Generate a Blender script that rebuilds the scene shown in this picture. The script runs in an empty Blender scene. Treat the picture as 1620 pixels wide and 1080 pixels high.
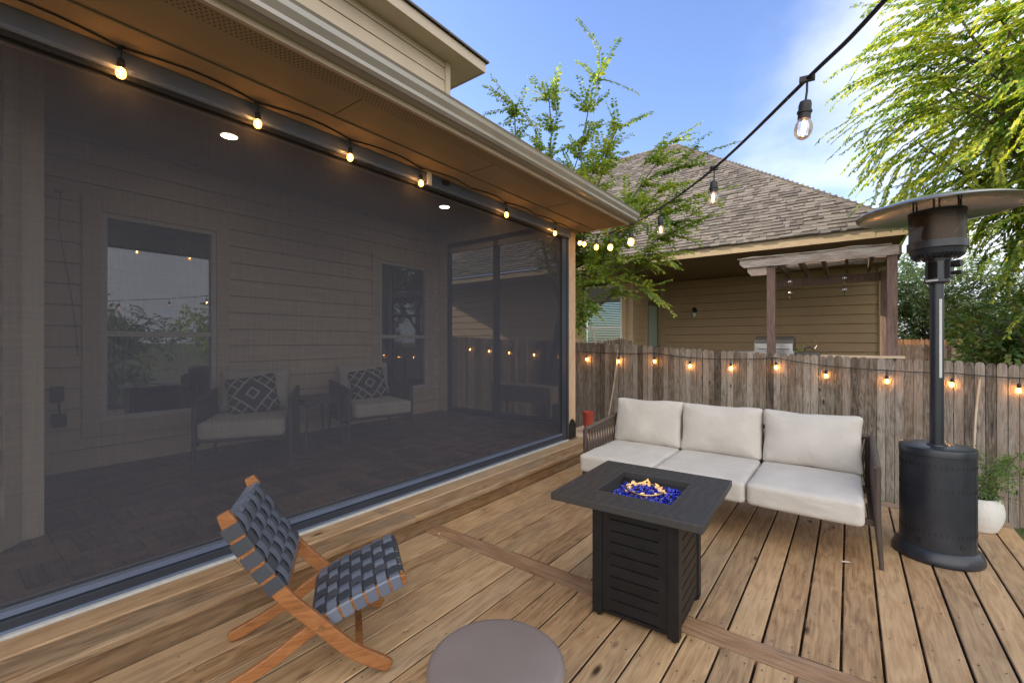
import bpy, math, random
from mathutils import Vector, Matrix, noise
R = math.radians
V = Vector
C = bpy.context.scene.collection
scn = bpy.context.scene
random.seed(11)

# ------------------------------------------------------------------ camera, sky, sun, exposure
cam_d = bpy.data.cameras.new('camera')
cam = bpy.data.objects.new('camera', cam_d)
C.objects.link(cam)
cam.location = (0, 0, 1.37)
cam.rotation_euler = (R(90), 0, R(37.4))
cam_d.sensor_width = 36
cam_d.lens = 15.51
cam_d.clip_start = 0.05
cam_d.clip_end = 2000
scn.camera = cam

SUN_ELEV, SUN_AZ = 24.0, 252.0           # azimuth clockwise from +Y
world = bpy.data.worlds.new('World')
scn.world = world
world.use_nodes = True
wn, wl = world.node_tree.nodes, world.node_tree.links
wn.clear()
def N(nodes, typ, **kw):
    n = nodes.new(typ)
    for k, v in kw.items():
        setattr(n, k, v)
    return n
w_out = N(wn, 'ShaderNodeOutputWorld')
w_bg = N(wn, 'ShaderNodeBackground')
w_sky = N(wn, 'ShaderNodeTexSky', sky_type='NISHITA', sun_disc=False)
w_sky.sun_elevation = R(SUN_ELEV)
w_sky.sun_rotation = R(SUN_AZ)
w_sky.air_density = 1.0
w_sky.dust_density = 0.6
w_sky.ozone_density = 2.0
w_bg.inputs['Strength'].default_value = 0.15
tc = N(wn, 'ShaderNodeTexCoord')
sep = N(wn, 'ShaderNodeSeparateXYZ')
wl.new(tc.outputs['Generated'], sep.inputs[0])
def wmath(op, a, b=None, clamp=False):
    n = N(wn, 'ShaderNodeMath', operation=op, use_clamp=clamp)
    for i, x in enumerate((a, b)):
        if x is None:
            continue
        if isinstance(x, (int, float)):
            n.inputs[i].default_value = x
        else:
            wl.new(x, n.inputs[i])
    return n.outputs[0]
zc = wmath('ADD', wmath('MAXIMUM', sep.outputs[2], 0.0), 0.22)
comb = N(wn, 'ShaderNodeCombineXYZ')
wl.new(wmath('DIVIDE', sep.outputs[0], zc), comb.inputs[0])
wl.new(wmath('DIVIDE', sep.outputs[1], zc), comb.inputs[1])
cn = N(wn, 'ShaderNodeTexNoise')
cn.inputs['Scale'].default_value = 1.1
cn.inputs['Detail'].default_value = 9
cn.inputs['Roughness'].default_value = 0.55
cn.inputs['Distortion'].default_value = 0.3
wl.new(comb.outputs[0], cn.inputs['Vector'])
# the cloud bank stands to the right (+X) of the house, the sky over the far roof is clear
side = wmath('ADD', wmath('MULTIPLY', sep.outputs[0], 0.8), 0.13)
low = wmath('MULTIPLY', wmath('SUBTRACT', 0.55, sep.outputs[2]), 0.22)
cm = wmath('ADD', wmath('ADD', cn.outputs['Fac'], side), wmath('ADD', low, wmath('MULTIPLY', wmath('MAXIMUM', wmath('MULTIPLY', sep.outputs[1], -1.0), 0.0), 0.45)))
mr = N(wn, 'ShaderNodeMapRange', interpolation_type='SMOOTHSTEP')
mr.inputs['From Min'].default_value = 0.50
mr.inputs['From Max'].default_value = 0.92
wl.new(cm, mr.inputs['Value'])
# unseen bright cloud added behind the camera as fill light for the deck
wmix = N(wn, 'ShaderNodeMix', data_type='RGBA')
wl.new(mr.outputs[0], wmix.inputs['Factor'])
wt = N(wn, 'ShaderNodeMix', data_type='RGBA', blend_type='MULTIPLY')
wt.inputs['Factor'].default_value = 1.0
wt.inputs['B'].default_value = (0.98, 0.96, 1.16, 1)
wl.new(w_sky.outputs[0], wt.inputs['A'])
wl.new(wt.outputs['Result'], wmix.inputs['A'])
bk = wmath('ADD', wmath('MULTIPLY', sep.outputs[1], -0.85), wmath('MULTIPLY', sep.outputs[0], 0.25))
bkr = N(wn, 'ShaderNodeMapRange', interpolation_type='SMOOTHSTEP')
bkr.inputs['From Min'].default_value = 0.0
bkr.inputs['From Max'].default_value = 0.7
wl.new(bk, bkr.inputs['Value'])
cmix = N(wn, 'ShaderNodeMix', data_type='RGBA')
cmix.inputs['A'].default_value = (4.35, 4.5, 4.85, 1)
cmix.inputs['B'].default_value = (8.8, 8.6, 8.5, 1)
wl.new(bkr.outputs[0], cmix.inputs['Factor'])
wl.new(cmix.outputs['Result'], wmix.inputs['B'])
wl.new(wmix.outputs['Result'], w_bg.inputs['Color'])
wl.new(w_bg.outputs[0], w_out.inputs['Surface'])

sd = bpy.data.lights.new('sun', 'SUN')
sun = bpy.data.objects.new('sun', sd)
C.objects.link(sun)
sd.energy = 4.8
sd.angle = R(0.6)
sd.color = (1.0, 0.86, 0.66)
az, el = R(SUN_AZ), R(SUN_ELEV)
sdir = V((math.sin(az) * math.cos(el), math.cos(az) * math.cos(el), math.sin(el)))
sun.rotation_euler = sdir.to_track_quat('Z', 'Y').to_euler()
sun.location = sdir * 40

scn.view_settings.view_transform = 'Standard'
scn.view_settings.look = 'None'
scn.view_settings.exposure = 1.08
scn.view_settings.gamma = 1
scn.view_settings.use_curve_mapping = False
scn.cycles.max_bounces = 10
scn.cycles.diffuse_bounces = 5
scn.cycles.transparent_max_bounces = 24
scn.cycles.use_denoising = True
scn.cycles.caustics_reflective = False
scn.cycles.caustics_refractive = False
scn.cycles.sample_clamp_indirect = 4.0

# ------------------------------------------------------------------ materials
def newmat(name):
    m = bpy.data.materials.new(name)
    m.use_nodes = True
    nt = m.node_tree
    nt.nodes.clear()
    return m, nt.nodes, nt.links
def out_bsdf(nodes, links):
    o = nodes.new('ShaderNodeOutputMaterial')
    b = nodes.new('ShaderNodeBsdfPrincipled')
    links.new(b.outputs[0], o.inputs['Surface'])
    return o, b
def ramp(nodes, cols):
    r = nodes.new('ShaderNodeValToRGB')
    e = r.color_ramp.elements
    while len(e) < len(cols):
        e.new(0.5)
    for el_, (p, c) in zip(e, cols):
        el_.position = p
        el_.color = (*c, 1)
    return r
def plain(name, col, rough=0.6, metal=0.0, var=0.12, scale=8.0, bump=0.0, bscale=60.0, spec=0.5, dirt=None):
    """paint, metal or plastic with a slight procedural variation of tone, gloss and relief"""
    m, n, l = newmat(name)
    o, b = out_bsdf(n, l)
    t = n.new('ShaderNodeTexCoord')
    a = n.new('ShaderNodeTexNoise')
    a.inputs['Scale'].default_value = scale
    a.inputs['Detail'].default_value = 6
    l.new(t.outputs['Object'], a.inputs['Vector'])
    lo = tuple(max(0, c * (1 - var)) for c in col)
    hi = tuple(min(1, c * (1 + var)) for c in col)
    r = ramp(n, [(0.3, lo if dirt is None else dirt), (0.5, col), (0.72, hi)])
    l.new(a.outputs['Fac'], r.inputs[0])
    l.new(r.outputs[0], b.inputs['Base Color'])
    mr_ = n.new('ShaderNodeMapRange')
    mr_.inputs['To Min'].default_value = max(0, rough - 0.08)
    mr_.inputs['To Max'].default_value = min(1, rough + 0.1)
    l.new(a.outputs['Fac'], mr_.inputs['Value'])
    l.new(mr_.outputs[0], b.inputs['Roughness'])
    b.inputs['Metallic'].default_value = metal
    b.inputs['Specular IOR Level'].default_value = spec
    if bump:
        c = n.new('ShaderNodeTexNoise')
        c.inputs['Scale'].default_value = bscale
        c.inputs['Detail'].default_value = 4
        l.new(t.outputs['Object'], c.inputs['Vector'])
        bp = n.new('ShaderNodeBump')
        bp.inputs['Strength'].default_value = bump
        bp.inputs['Distance'].default_value = 0.004
        l.new(c.outputs['Fac'], bp.inputs['Height'])
        l.new(bp.outputs[0], b.inputs['Normal'])
    return m
def wood(name, axis, dark, mid, light, grey=None, greyamt=0.0, rough=0.6, grain=1.0, knots=0.5, islands=True, islvar=0.5, bump=0.35, spec=0.4):
    """sawn boards: grain along axis, knots, stains; every loose board takes its own offset and tone"""
    m, n, l = newmat(name)
    o, b = out_bsdf(n, l)
    t = n.new('ShaderNodeTexCoord')
    g = n.new('ShaderNodeNewGeometry')
    off = n.new('ShaderNodeVectorMath'); off.operation = 'SCALE'
    off.inputs[0].default_value = (7.3, 11.9, 5.1)
    l.new(g.outputs['Random Per Island'], off.inputs['Scale'])
    add = n.new('ShaderNodeVectorMath'); add.operation = 'ADD'
    l.new(t.outputs['Object'], add.inputs[0])
    if islands:
        l.new(off.outputs[0], add.inputs[1])
    def mapping(along, across):
        mp = n.new('ShaderNodeMapping')
        s = [across] * 3
        s['xyz'.index(axis)] = along
        mp.inputs['Scale'].default_value = s
        l.new(add.outputs[0], mp.inputs['Vector'])
        return mp.outputs[0]
    def noi(vec, scale, detail=5, dist=0.0, rough_=0.55):
        a = n.new('ShaderNodeTexNoise')
        a.inputs['Scale'].default_value = scale
        a.inputs['Detail'].default_value = detail
        a.inputs['Distortion'].default_value = dist
        a.inputs['Roughness'].default_value = rough_
        l.new(vec, a.inputs['Vector'])
        return a.outputs['Fac']
    def mth(op, x, y, clamp=False):
        q = n.new('ShaderNodeMath'); q.operation = op; q.use_clamp = clamp
        for i, s in enumerate((x, y)):
            if isinstance(s, (int, float)):
                q.inputs[i].default_value = s
            else:
                l.new(s, q.inputs[i])
        return q.outputs[0]
    # knots bend the grain around them
    vk = n.new('ShaderNodeTexVoronoi')
    vk.inputs['Scale'].default_value = 1.0
    l.new(mapping(2.9 * grain, 8.0 * grain), vk.inputs['Vector'])
    kd = vk.outputs['Distance']
    knot = n.new('ShaderNodeMapRange')
    knot.inputs['From Min'].default_value = 0.05
    knot.inputs['From Max'].default_value = 0.15
    knot.inputs['To Min'].default_value = 1.0
    knot.inputs['To Max'].default_value = 0.0
    l.new(kd, knot.inputs['Value'])
    bend = n.new('ShaderNodeMapRange')
    bend.inputs['From Min'].default_value = 0.0
    bend.inputs['From Max'].default_value = 0.4
    bend.inputs['To Min'].default_value = 1.3
    bend.inputs['To Max'].default_value = 0.0
    l.new(kd, bend.inputs['Value'])
    base = noi(mapping(0.55 * grain, 5.0 * grain), 1.6, 3, 0.2)
    rings = mth('SINE', mth('ADD', mth('MULTIPLY', base, 46.0), mth('MULTIPLY', bend.outputs[0], 5.0)), 0.0)
    rings = mth('MULTIPLY', mth('ADD', rings, 1.0), 0.5)
    fine = noi(mapping(5.5 * grain, 110.0 * grain), 1.0, 7, 0.15, 0.72)
    blot = noi(t.outputs['Object'], 4.5, 7, 0.3, 0.65)
    tone = mth('ADD', mth('ADD', mth('MULTIPLY', rings, 0.13), mth('MULTIPLY', fine, 0.66)), mth('ADD', mth('MULTIPLY', blot, 0.30), 0.05))
    if islands:
        tone = mth('ADD', tone, mth('MULTIPLY', mth('SUBTRACT', g.outputs['Random Per Island'], 0.5), 0.42 * islvar))
    streak = noi(mapping(3.6 * grain, 30.0 * grain), 1.0, 5, 0.6, 0.65)
    sr = n.new('ShaderNodeMapRange')
    sr.inputs['From Min'].default_value = 0.30
    sr.inputs['From Max'].default_value = 0.46
    sr.inputs['To Min'].default_value = -0.12
    sr.inputs['To Max'].default_value = 0.0
    l.new(streak, sr.inputs['Value'])
    tone = mth('ADD', tone, sr.outputs[0])
    r = ramp(n, [(0.28, dark), (0.52, mid), (0.80, light)])
    l.new(tone, r.inputs[0])
    col = r.outputs[0]
    if grey:
        mx = n.new('ShaderNodeMix'); mx.data_type = 'RGBA'
        gr = n.new('ShaderNodeMapRange')
        gr.inputs['From Min'].default_value = 0.42
        gr.inputs['From Max'].default_value = 0.68
        gr.inputs['To Max'].default_value = greyamt
        g2 = noi(mapping(0.8, 3.5), 1.3, 5, 0.4)
        rnd = mth('FRACT', mth('MULTIPLY', g.outputs['Random Per Island'], 17.3), 0.0)
        l.new(mth('ADD', g2, mth('MULTIPLY', mth('SUBTRACT', rnd, 0.5), 0.22)), gr.inputs['Value'])
        l.new(gr.outputs[0], mx.inputs['Factor'])
        l.new(col, mx.inputs['A'])
        gm = n.new('ShaderNodeMix'); gm.data_type = 'RGBA'; gm.blend_type = 'MULTIPLY'
        gm.inputs['Factor'].default_value = 1.0
        gm.inputs['A'].default_value = (*grey, 1)
        rr = ramp(n, [(0.3, (0.55, 0.55, 0.55)), (0.75, (1.25, 1.25, 1.25))])
        l.new(tone, rr.inputs[0])
        l.new(rr.outputs[0], gm.inputs['B'])
        l.new(gm.outputs['Result'], mx.inputs['B'])
        col = mx.outputs['Result']
    if knots:
        mk = n.new('ShaderNodeMix'); mk.data_type = 'RGBA'
        sel = noi(mapping(1.1, 3.0), 1.7, 2)
        ks = n.new('ShaderNodeMapRange')
        ks.inputs['From Min'].default_value = 0.46
        ks.inputs['From Max'].default_value = 0.56
        ks.inputs['To Max'].default_value = knots
        l.new(sel, ks.inputs['Value'])
        l.new(mth('MULTIPLY', knot.outputs[0], ks.outputs[0]), mk.inputs['Factor'])
        l.new(col, mk.inputs['A'])
        mk.inputs['B'].default_value = (dark[0] * 0.35, dark[1] * 0.3, dark[2] * 0.3, 1)
        col = mk.outputs['Result']
    l.new(col, b.inputs['Base Color'])
    rg = n.new('ShaderNodeMapRange')
    rg.inputs['To Min'].default_value = rough - 0.12
    rg.inputs['To Max'].default_value = rough + 0.15
    l.new(fine, rg.inputs['Value'])
    l.new(rg.outputs[0], b.inputs['Roughness'])
    b.inputs['Specular IOR Level'].default_value = spec
    bp = n.new('ShaderNodeBump')
    bp.inputs['Strength'].default_value = bump
    bp.inputs['Distance'].default_value = 0.003
    l.new(mth('ADD', fine, mth('MULTIPLY', rings, 0.5)), bp.inputs['Height'])
    l.new(bp.outputs[0], b.inputs['Normal'])
    return m
def emit(name, col, strength):
    m, n, l = newmat(name)
    o = n.new('ShaderNodeOutputMaterial')
    e = n.new('ShaderNodeEmission')
    e.inputs[0].default_value = (*col, 1)
    e.inputs[1].default_value = strength
    l.new(e.outputs[0], o.inputs['Surface'])
    return m
def leafmat(name, c1, c2, c3, trans=0.45):
    m, n, l = newmat(name)
    o = n.new('ShaderNodeOutputMaterial')
    g = n.new('ShaderNodeNewGeometry')
    t = n.new('ShaderNodeTexCoord')
    nz = n.new('ShaderNodeTexNoise')
    nz.inputs['Scale'].default_value = 1.3
    nz.inputs['Detail'].default_value = 3
    l.new(t.outputs['Object'], nz.inputs['Vector'])
    ad = n.new('ShaderNodeMath'); ad.operation = 'MULTIPLY_ADD'
    ad.inputs[1].default_value = 0.6
    l.new(g.outputs['Random Per Island'], ad.inputs[0])
    l.new(nz.outputs['Fac'], ad.inputs[2])
    r = ramp(n, [(0.35, c1), (0.75, c2), (1.0, c3)])
    l.new(ad.outputs[0], r.inputs[0])
    b = n.new('ShaderNodeBsdfPrincipled')
    b.inputs['Roughness'].default_value = 0.45
    b.inputs['Specular IOR Level'].default_value = 0.35
    l.new(r.outputs[0], b.inputs['Base Color'])
    tr = n.new('ShaderNodeBsdfTranslucent')
    bri = n.new('ShaderNodeMix'); bri.data_type = 'RGBA'; bri.blend_type = 'MULTIPLY'
    bri.inputs['Factor'].default_value = 1
    bri.inputs['B'].default_value = (1.5, 1.5, 0.75, 1)
    l.new(r.outputs[0], bri.inputs['A'])
    l.new(bri.outputs['Result'], tr.inputs['Color'])
    mx = n.new('ShaderNodeMixShader')
    mx.inputs[0].default_value = trans
    l.new(b.outputs[0], mx.inputs[1])
    l.new(tr.outputs[0], mx.inputs[2])
    l.new(mx.outputs[0], o.inputs['Surface'])
    return m
def glassy(name, tint, gloss, rough=0.01, extra=None):
    """thin pane: clear film plus mirror reflection that grows at grazing angles"""
    m, n, l = newmat(name)
    o = n.new('ShaderNodeOutputMaterial')
    tr = n.new('ShaderNodeBsdfTransparent')
    tr.inputs[0].default_value = (*tint, 1)
    gl = n.new('ShaderNodeBsdfGlossy')
    gl.inputs['Roughness'].default_value = rough
    gl.inputs['Color'].default_value = (0.95, 0.97, 1, 1)
    fr = n.new('ShaderNodeLayerWeight')
    fr.inputs[0].default_value = 0.35
    mr_ = n.new('ShaderNodeMapRange')
    mr_.inputs['To Min'].default_value = gloss
    mr_.inputs['To Max'].default_value = 0.95
    l.new(fr.outputs['Fresnel'], mr_.inputs['Value'])
    mx = n.new('ShaderNodeMixShader')
    l.new(mr_.outputs[0], mx.inputs[0])
    l.new(tr.outputs[0], mx.inputs[1])
    l.new(gl.outputs[0], mx.inputs[2])
    last = mx
    if extra:
        em = n.new('ShaderNodeEmission')
        em.inputs[0].default_value = (*extra[0], 1)
        em.inputs[1].default_value = extra[1]
        ad = n.new('ShaderNodeAddShader')
        l.new(mx.outputs[0], ad.inputs[0])
        l.new(em.outputs[0], ad.inputs[1])
        last = ad
    l.new(last.outputs[0], o.inputs['Surface'])
    return m

M = {}
M['deck'] = wood('deck_boards', 'y', (0.155, 0.088, 0.041), (0.38, 0.231, 0.115), (0.57, 0.38, 0.208), (0.34, 0.245, 0.155), 0.55, rough=0.55, knots=1.0, islvar=0.6)
M['boardedge'] = wood('gap_shade_board_edges', 'y', (0.03, 0.022, 0.016), (0.06, 0.042, 0.03), (0.10, 0.07, 0.05), None, 0, rough=0.9, knots=0, islvar=.4)  # dark tone that paints in the shade of the gaps between boards
M['riser'] = wood('riser_board', 'y', (0.085, 0.045, 0.020), (0.215, 0.118, 0.052), (0.36, 0.215, 0.105), (0.2, 0.15, 0.1), 0.5, rough=0.6, knots=1.0, islvar=0.3)
M['deckx'] = wood('deck_cross_boards', 'x', (0.14, 0.078, 0.042), (0.30, 0.17, 0.09), (0.46, 0.29, 0.165), (0.26, 0.21, 0.16), 0.6, rough=0.5, knots=0.8, islvar=0.3)
M['tread'] = wood('step_boards', 'y', (0.135, 0.078, 0.038), (0.33, 0.20, 0.102), (0.52, 0.345, 0.195), (0.33, 0.25, 0.17), 0.8, rough=0.55, knots=1.0, islvar=0.6)
M['fence'] = wood('weathered_pickets', 'z', (0.034, 0.027, 0.022), (0.152, 0.122, 0.097), (0.36, 0.31, 0.262), (0.17, 0.105, 0.065), 0.5, rough=0.8, knots=1.0, islvar=0.9, grain=1.25, bump=0.7, spec=0.2)
M['fence_brown'] = wood('brown_pickets', 'z', (0.06, 0.04, 0.03), (0.19, 0.125, 0.09), (0.34, 0.25, 0.19), None, 0, rough=0.8, knots=0.8, islvar=0.8, grain=1.2, spec=0.2)
M['fence_new'] = wood('new_cedar_pickets', 'z', (0.26, 0.12, 0.06), (0.48, 0.24, 0.12), (0.6, 0.33, 0.18), None, 0, rough=0.75, knots=0.5, islvar=0.5, spec=0.2)
M['post'] = wood('pale_post_wood', 'z', (0.34, 0.19, 0.10), (0.56, 0.38, 0.24), (0.68, 0.5, 0.34), None, 0, rough=0.6, knots=0.8, islvar=0.2, bump=0.2)
M['pale'] = wood('pale_new_boards', 'y', (0.42, 0.28, 0.17), (0.6, 0.44, 0.29), (0.7, 0.54, 0.38), None, 0, rough=0.6, knots=0.5, islvar=0.3, bump=0.2)
M['chairwood'] = wood('oiled_chair_wood', 'y', (0.13, 0.045, 0.015), (0.265, 0.105, 0.036), (0.38, 0.17, 0.065), None, 0, rough=0.38, knots=0.0, islands=False, grain=2.2, bump=0.1)
M['pergola'] = wood('stained_pergola_wood', 'z', (0.07, 0.042, 0.034), (0.165, 0.105, 0.085), (0.26, 0.185, 0.155), None, 0, rough=0.7, knots=0.7, islvar=0.3, spec=0.2)
M['pergolax'] = wood('weathered_pergola_beam', 'x', (0.11, 0.085, 0.07), (0.36, 0.30, 0.26), (0.56, 0.51, 0.46), (0.3, 0.17, 0.1), 0.6, rough=0.8, knots=0.7, islvar=0.6, spec=0.2)
M['fascia_old'] = wood('peeling_fascia', 'x', (0.12, 0.085, 0.05), (0.34, 0.26, 0.165), (0.42, 0.33, 0.22), None, 0, rough=0.7, knots=0.7, islvar=0.2, bump=0.2)
M['porchtile'] = wood('porch_floor_tiles', 'x', (0.03, 0.02, 0.015), (0.10, 0.06, 0.04), (0.18, 0.11, 0.07), None, 0, rough=0.45, knots=0.0, islvar=0.9, bump=0.2)
M['siding'] = plain('house_siding_paint', (0.53, 0.43, 0.32), 0.6, var=0.06, scale=3, bump=0.15, bscale=35)
M['siding_up'] = plain('upper_siding_paint', (0.56, 0.47, 0.37), 0.6, var=0.05, scale=3, bump=0.15, bscale=35)
M['trim'] = plain('house_trim_paint', (0.50, 0.41, 0.31), 0.55, var=0.05, scale=4)
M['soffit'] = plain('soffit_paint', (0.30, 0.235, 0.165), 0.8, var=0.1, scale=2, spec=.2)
M['ceiling'] = plain('porch_ceiling_paint', (0.34, 0.26, 0.19), 0.7, var=0.05, scale=2)
M['vent'] = plain('vent_holes', (0.06, 0.04, 0.03), 0.8)
M['gutter'] = plain('gutter_metal', (0.40, 0.37, 0.325), 0.32, metal=0.35, var=0.06, scale=3)
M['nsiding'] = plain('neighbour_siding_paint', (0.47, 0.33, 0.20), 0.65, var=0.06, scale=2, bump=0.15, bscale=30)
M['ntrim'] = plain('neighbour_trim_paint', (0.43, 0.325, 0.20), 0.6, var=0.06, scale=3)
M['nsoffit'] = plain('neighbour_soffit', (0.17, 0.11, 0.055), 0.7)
M['white'] = plain('white_frame', (0.68, 0.69, 0.69), 0.4, var=0.04)
M['sash'] = plain('aged_white_sash', (0.50, 0.48, 0.46), 0.45, var=0.05)
M['blind'] = plain('window_blind', (0.33, 0.42, 0.36), 0.5, var=0.08)
M['slate'] = plain('slate_aluminium', (0.125, 0.155, 0.235), 0.3, metal=0.2, var=0.08, scale=5)
M['slatedark'] = plain('slate_aluminium_track', (0.040, 0.048, 0.066), 0.3, metal=0.2, var=0.1, scale=5)
M['black'] = plain('black_rubber', (0.012, 0.012, 0.013), 0.5, var=0.2)
M['blackmetal'] = plain('black_powder_metal', (0.0095, 0.0095, 0.0105), 0.42, metal=0.0, var=0.25, spec=.35, scale=14, bump=0.06, bscale=300)
M['heater'] = plain('heater_powder_metal', (0.021, 0.024, 0.031), 0.32, metal=0.0, var=0.2, scale=9, bump=0.05, bscale=400)
M['alum'] = plain('brushed_aluminium', (0.50, 0.48, 0.45), 0.2, metal=1.0, var=0.05, scale=3)
M['emitter'] = plain('burner_mesh_metal', (0.05, 0.036, 0.028), 0.35, metal=0.9, var=0.3, scale=25)
M['steel'] = plain('grill_steel', (0.42, 0.42, 0.42), 0.3, metal=1.0, var=0.1)
M['grilldark'] = plain('grill_lid', (0.07, 0.065, 0.06), 0.35, metal=0.6)
M['ropebrown'] = plain('taupe_rope', (0.105, 0.078, 0.062), 0.8, var=0.25, scale=40, bump=0.8, bscale=160)
M['frame'] = plain('taupe_frame', (0.062, 0.044, 0.036), 0.45, var=0.15)
M['charcoalrope'] = plain('charcoal_rope', (0.06, 0.05, 0.046), 0.8, var=0.2, scale=40)
M['taupe'] = plain('taupe_ceramic', (0.215, 0.176, 0.156), 0.42, var=0.10, scale=3.5, bump=0.04, bscale=90)
M['pot'] = plain('white_stoneware', (0.66, 0.64, 0.60), 0.7, var=0.05, scale=10, bump=1.0, bscale=55)
M['red'] = plain('red_glaze', (0.38, 0.055, 0.035), 0.45)
M['soil'] = plain('potting_soil', (0.05, 0.035, 0.022), 0.95, var=0.4, scale=60, bump=1.0, bscale=80)
M['label'] = plain('paper_label', (0.50, 0.50, 0.49), 0.5, var=0.1, scale=60)
M['bark'] = plain('grey_bark', (0.12, 0.095, 0.072), 0.9, var=0.35, scale=18, bump=1.0, bscale=30)
M['cane'] = plain('bamboo_cane', (0.5, 0.42, 0.3), 0.6, var=0.15, scale=12)
M['curtain'] = plain('curtain_cloth', (0.42, 0.36, 0.29), 0.9, var=0.08)
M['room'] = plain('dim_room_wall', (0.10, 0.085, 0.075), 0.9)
M['concrete'] = plain('white_sill', (0.52, 0.51, 0.48), 0.8, var=0.1, scale=20, bump=0.4)
M['slab'] = plain('porch_slab', (0.3, 0.28, 0.26), 0.8, var=0.1)
M['shed'] = plain('shed_grey', (0.30, 0.31, 0.33), 0.7)
M['greydev'] = plain('grey_plastic', (0.05, 0.05, 0.055), 0.5)
M['brass'] = plain('burner_steel', (0.55, 0.38, 0.2), 0.3, metal=1.0)
M['dryleaf'] = plain('dry_leaf', (0.42, 0.33, 0.16), 0.7, var=0.2, scale=40)
M['greenleaf'] = plain('fallen_green_leaf', (0.36, 0.42, 0.1), 0.6, var=0.2, scale=40)
M['paleleaf'] = plain('pale_chip', (0.6, 0.52, 0.42), 0.7, var=0.1, scale=40)
M['leafA'] = leafmat('shrubby_tree_leaf', (0.07, 0.15, 0.025), (0.185, 0.29, 0.045), (0.40, 0.43, 0.065), 0.5)
M['leafB'] = leafmat('elm_leaf', (0.055, 0.125, 0.02), (0.165, 0.275, 0.04), (0.48, 0.48, 0.065), 0.52)
M['leafC'] = leafmat('broad_leaf', (0.045, 0.095, 0.022), (0.10, 0.18, 0.045), (0.24, 0.25, 0.07), 0.4)
M['leafD'] = leafmat('cedar_needles', (0.06, 0.10, 0.045), (0.13, 0.19, 0.085), (0.22, 0.28, 0.13), 0.4)  # greens lightened to paint distance haze into the needles
M['leafP'] = leafmat('pot_plant_leaf', (0.04, 0.10, 0.02), (0.09, 0.17, 0.035), (0.2, 0.26, 0.06), 0.4)
M['grass'] = leafmat('grass_blade', (0.04, 0.09, 0.02), (0.08, 0.15, 0.03), (0.16, 0.2, 0.05), 0.4)
M['bulbhot'] = emit('lit_filament', (1.0, 0.46, 0.12), 165)
M['bulbdim'] = emit('dim_filament', (1.0, 0.45, 0.12), 9)
M['downlight'] = emit('lit_downlight', (1.0, 0.80, 0.55), 30)
M['bulbglass'] = glassy('bulb_glass', (1, 0.96, 0.9), 0.06, 0.02, ((1.0, 0.36, 0.05), 1.6))
M['bulbclear'] = glassy('clear_bulb_glass', (1, 0.98, 0.95), 0.08, 0.02, ((1.0, 0.6, 0.3), 0.02))
M['pane'] = glassy('window_pane', (0.6, 0.63, 0.66), 0.32)
M['npane'] = glassy('neighbour_pane', (0.6, 0.75, 0.68), 0.12)
M['gauge'] = glassy('clear_plastic', (0.3, 0.32, 0.33), 0.12)

# shingles: laminated asphalt, tone per tab
def shingle_mat():
    m, n, l = newmat('asphalt_shingles')
    o, b = out_bsdf(n, l)
    g = n.new('ShaderNodeNewGeometry')
    t = n.new('ShaderNodeTexCoord')
    a = n.new('ShaderNodeTexNoise'); a.inputs['Scale'].default_value = 120; a.inputs['Detail'].default_value = 3
    l.new(t.outputs['Object'], a.inputs['Vector'])
    ad = n.new('ShaderNodeMath'); ad.operation = 'MULTIPLY_ADD'; ad.inputs[1].default_value = 0.55
    l.new(a.outputs['Fac'], ad.inputs[0])
    l.new(g.outputs['Random Per Island'], ad.inputs[2])
    r = ramp(n, [(0.2, (0.088, 0.078, 0.069)), (0.75, (0.128, 0.113, 0.100)), (1.0, (0.165, 0.146, 0.129))])
    l.new(ad.outputs[0], r.inputs[0])
    l.new(r.outputs[0], b.inputs['Base Color'])
    b.inputs['Roughness'].default_value = 0.9
    b.inputs['Specular IOR Level'].default_value = 0.2
    return m
M['shingle'] = shingle_mat()

def cloth_mat(name, col):
    m, n, l = newmat(name)
    o, b = out_bsdf(n, l)
    t = n.new('ShaderNodeTexCoord')
    wv = []
    for d in ('X', 'Z', 'Y'):
        w = n.new('ShaderNodeTexWave'); w.bands_direction = d
        w.inputs['Scale'].default_value = 110; w.inputs['Distortion'].default_value = 0.6
        l.new(t.outputs['Object'], w.inputs['Vector']); wv.append(w.outputs['Fac'])
    s = n.new('ShaderNodeMath'); s.operation = 'ADD'
    l.new(wv[0], s.inputs[0]); l.new(wv[1], s.inputs[1])
    s2 = n.new('ShaderNodeMath'); s2.operation = 'ADD'
    l.new(s.outputs[0], s2.inputs[0]); l.new(wv[2], s2.inputs[1])
    a = n.new('ShaderNodeTexNoise'); a.inputs['Scale'].default_value = 3.5; a.inputs['Detail'].default_value = 6
    l.new(t.outputs['Object'], a.inputs['Vector'])
    r = ramp(n, [(0.3, tuple(c * 0.86 for c in col)), (0.6, col)])
    l.new(a.outputs['Fac'], r.inputs[0])
    l.new(r.outputs[0], b.inputs['Base Color'])
    b.inputs['Roughness'].default_value = 0.95
    b.inputs['Specular IOR Level'].default_value = 0.15
    b.inputs['Sheen Weight'].default_value = 0.15
    bp = n.new('ShaderNodeBump'); bp.inputs['Strength'].default_value = 0.25; bp.inputs['Distance'].default_value = 0.001
    l.new(s2.outputs[0], bp.inputs['Height'])
    b2 = n.new('ShaderNodeBump'); b2.inputs['Strength'].default_value = 0.7; b2.inputs['Distance'].default_value = 0.02
    a2 = n.new('ShaderNodeTexNoise'); a2.inputs['Scale'].default_value = 5; a2.inputs['Detail'].default_value = 3; a2.inputs['Distortion'].default_value = 0.8
    l.new(t.outputs['Object'], a2.inputs['Vector'])
    l.new(a2.outputs['Fac'], b2.inputs['Height'])
    l.new(bp.outputs[0], b2.inputs['Normal'])
    l.new(b2.outputs[0], b.inputs['Normal'])
    return m
M['cream'] = cloth_mat('cream_canvas', (0.545, 0.51, 0.46))
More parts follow.
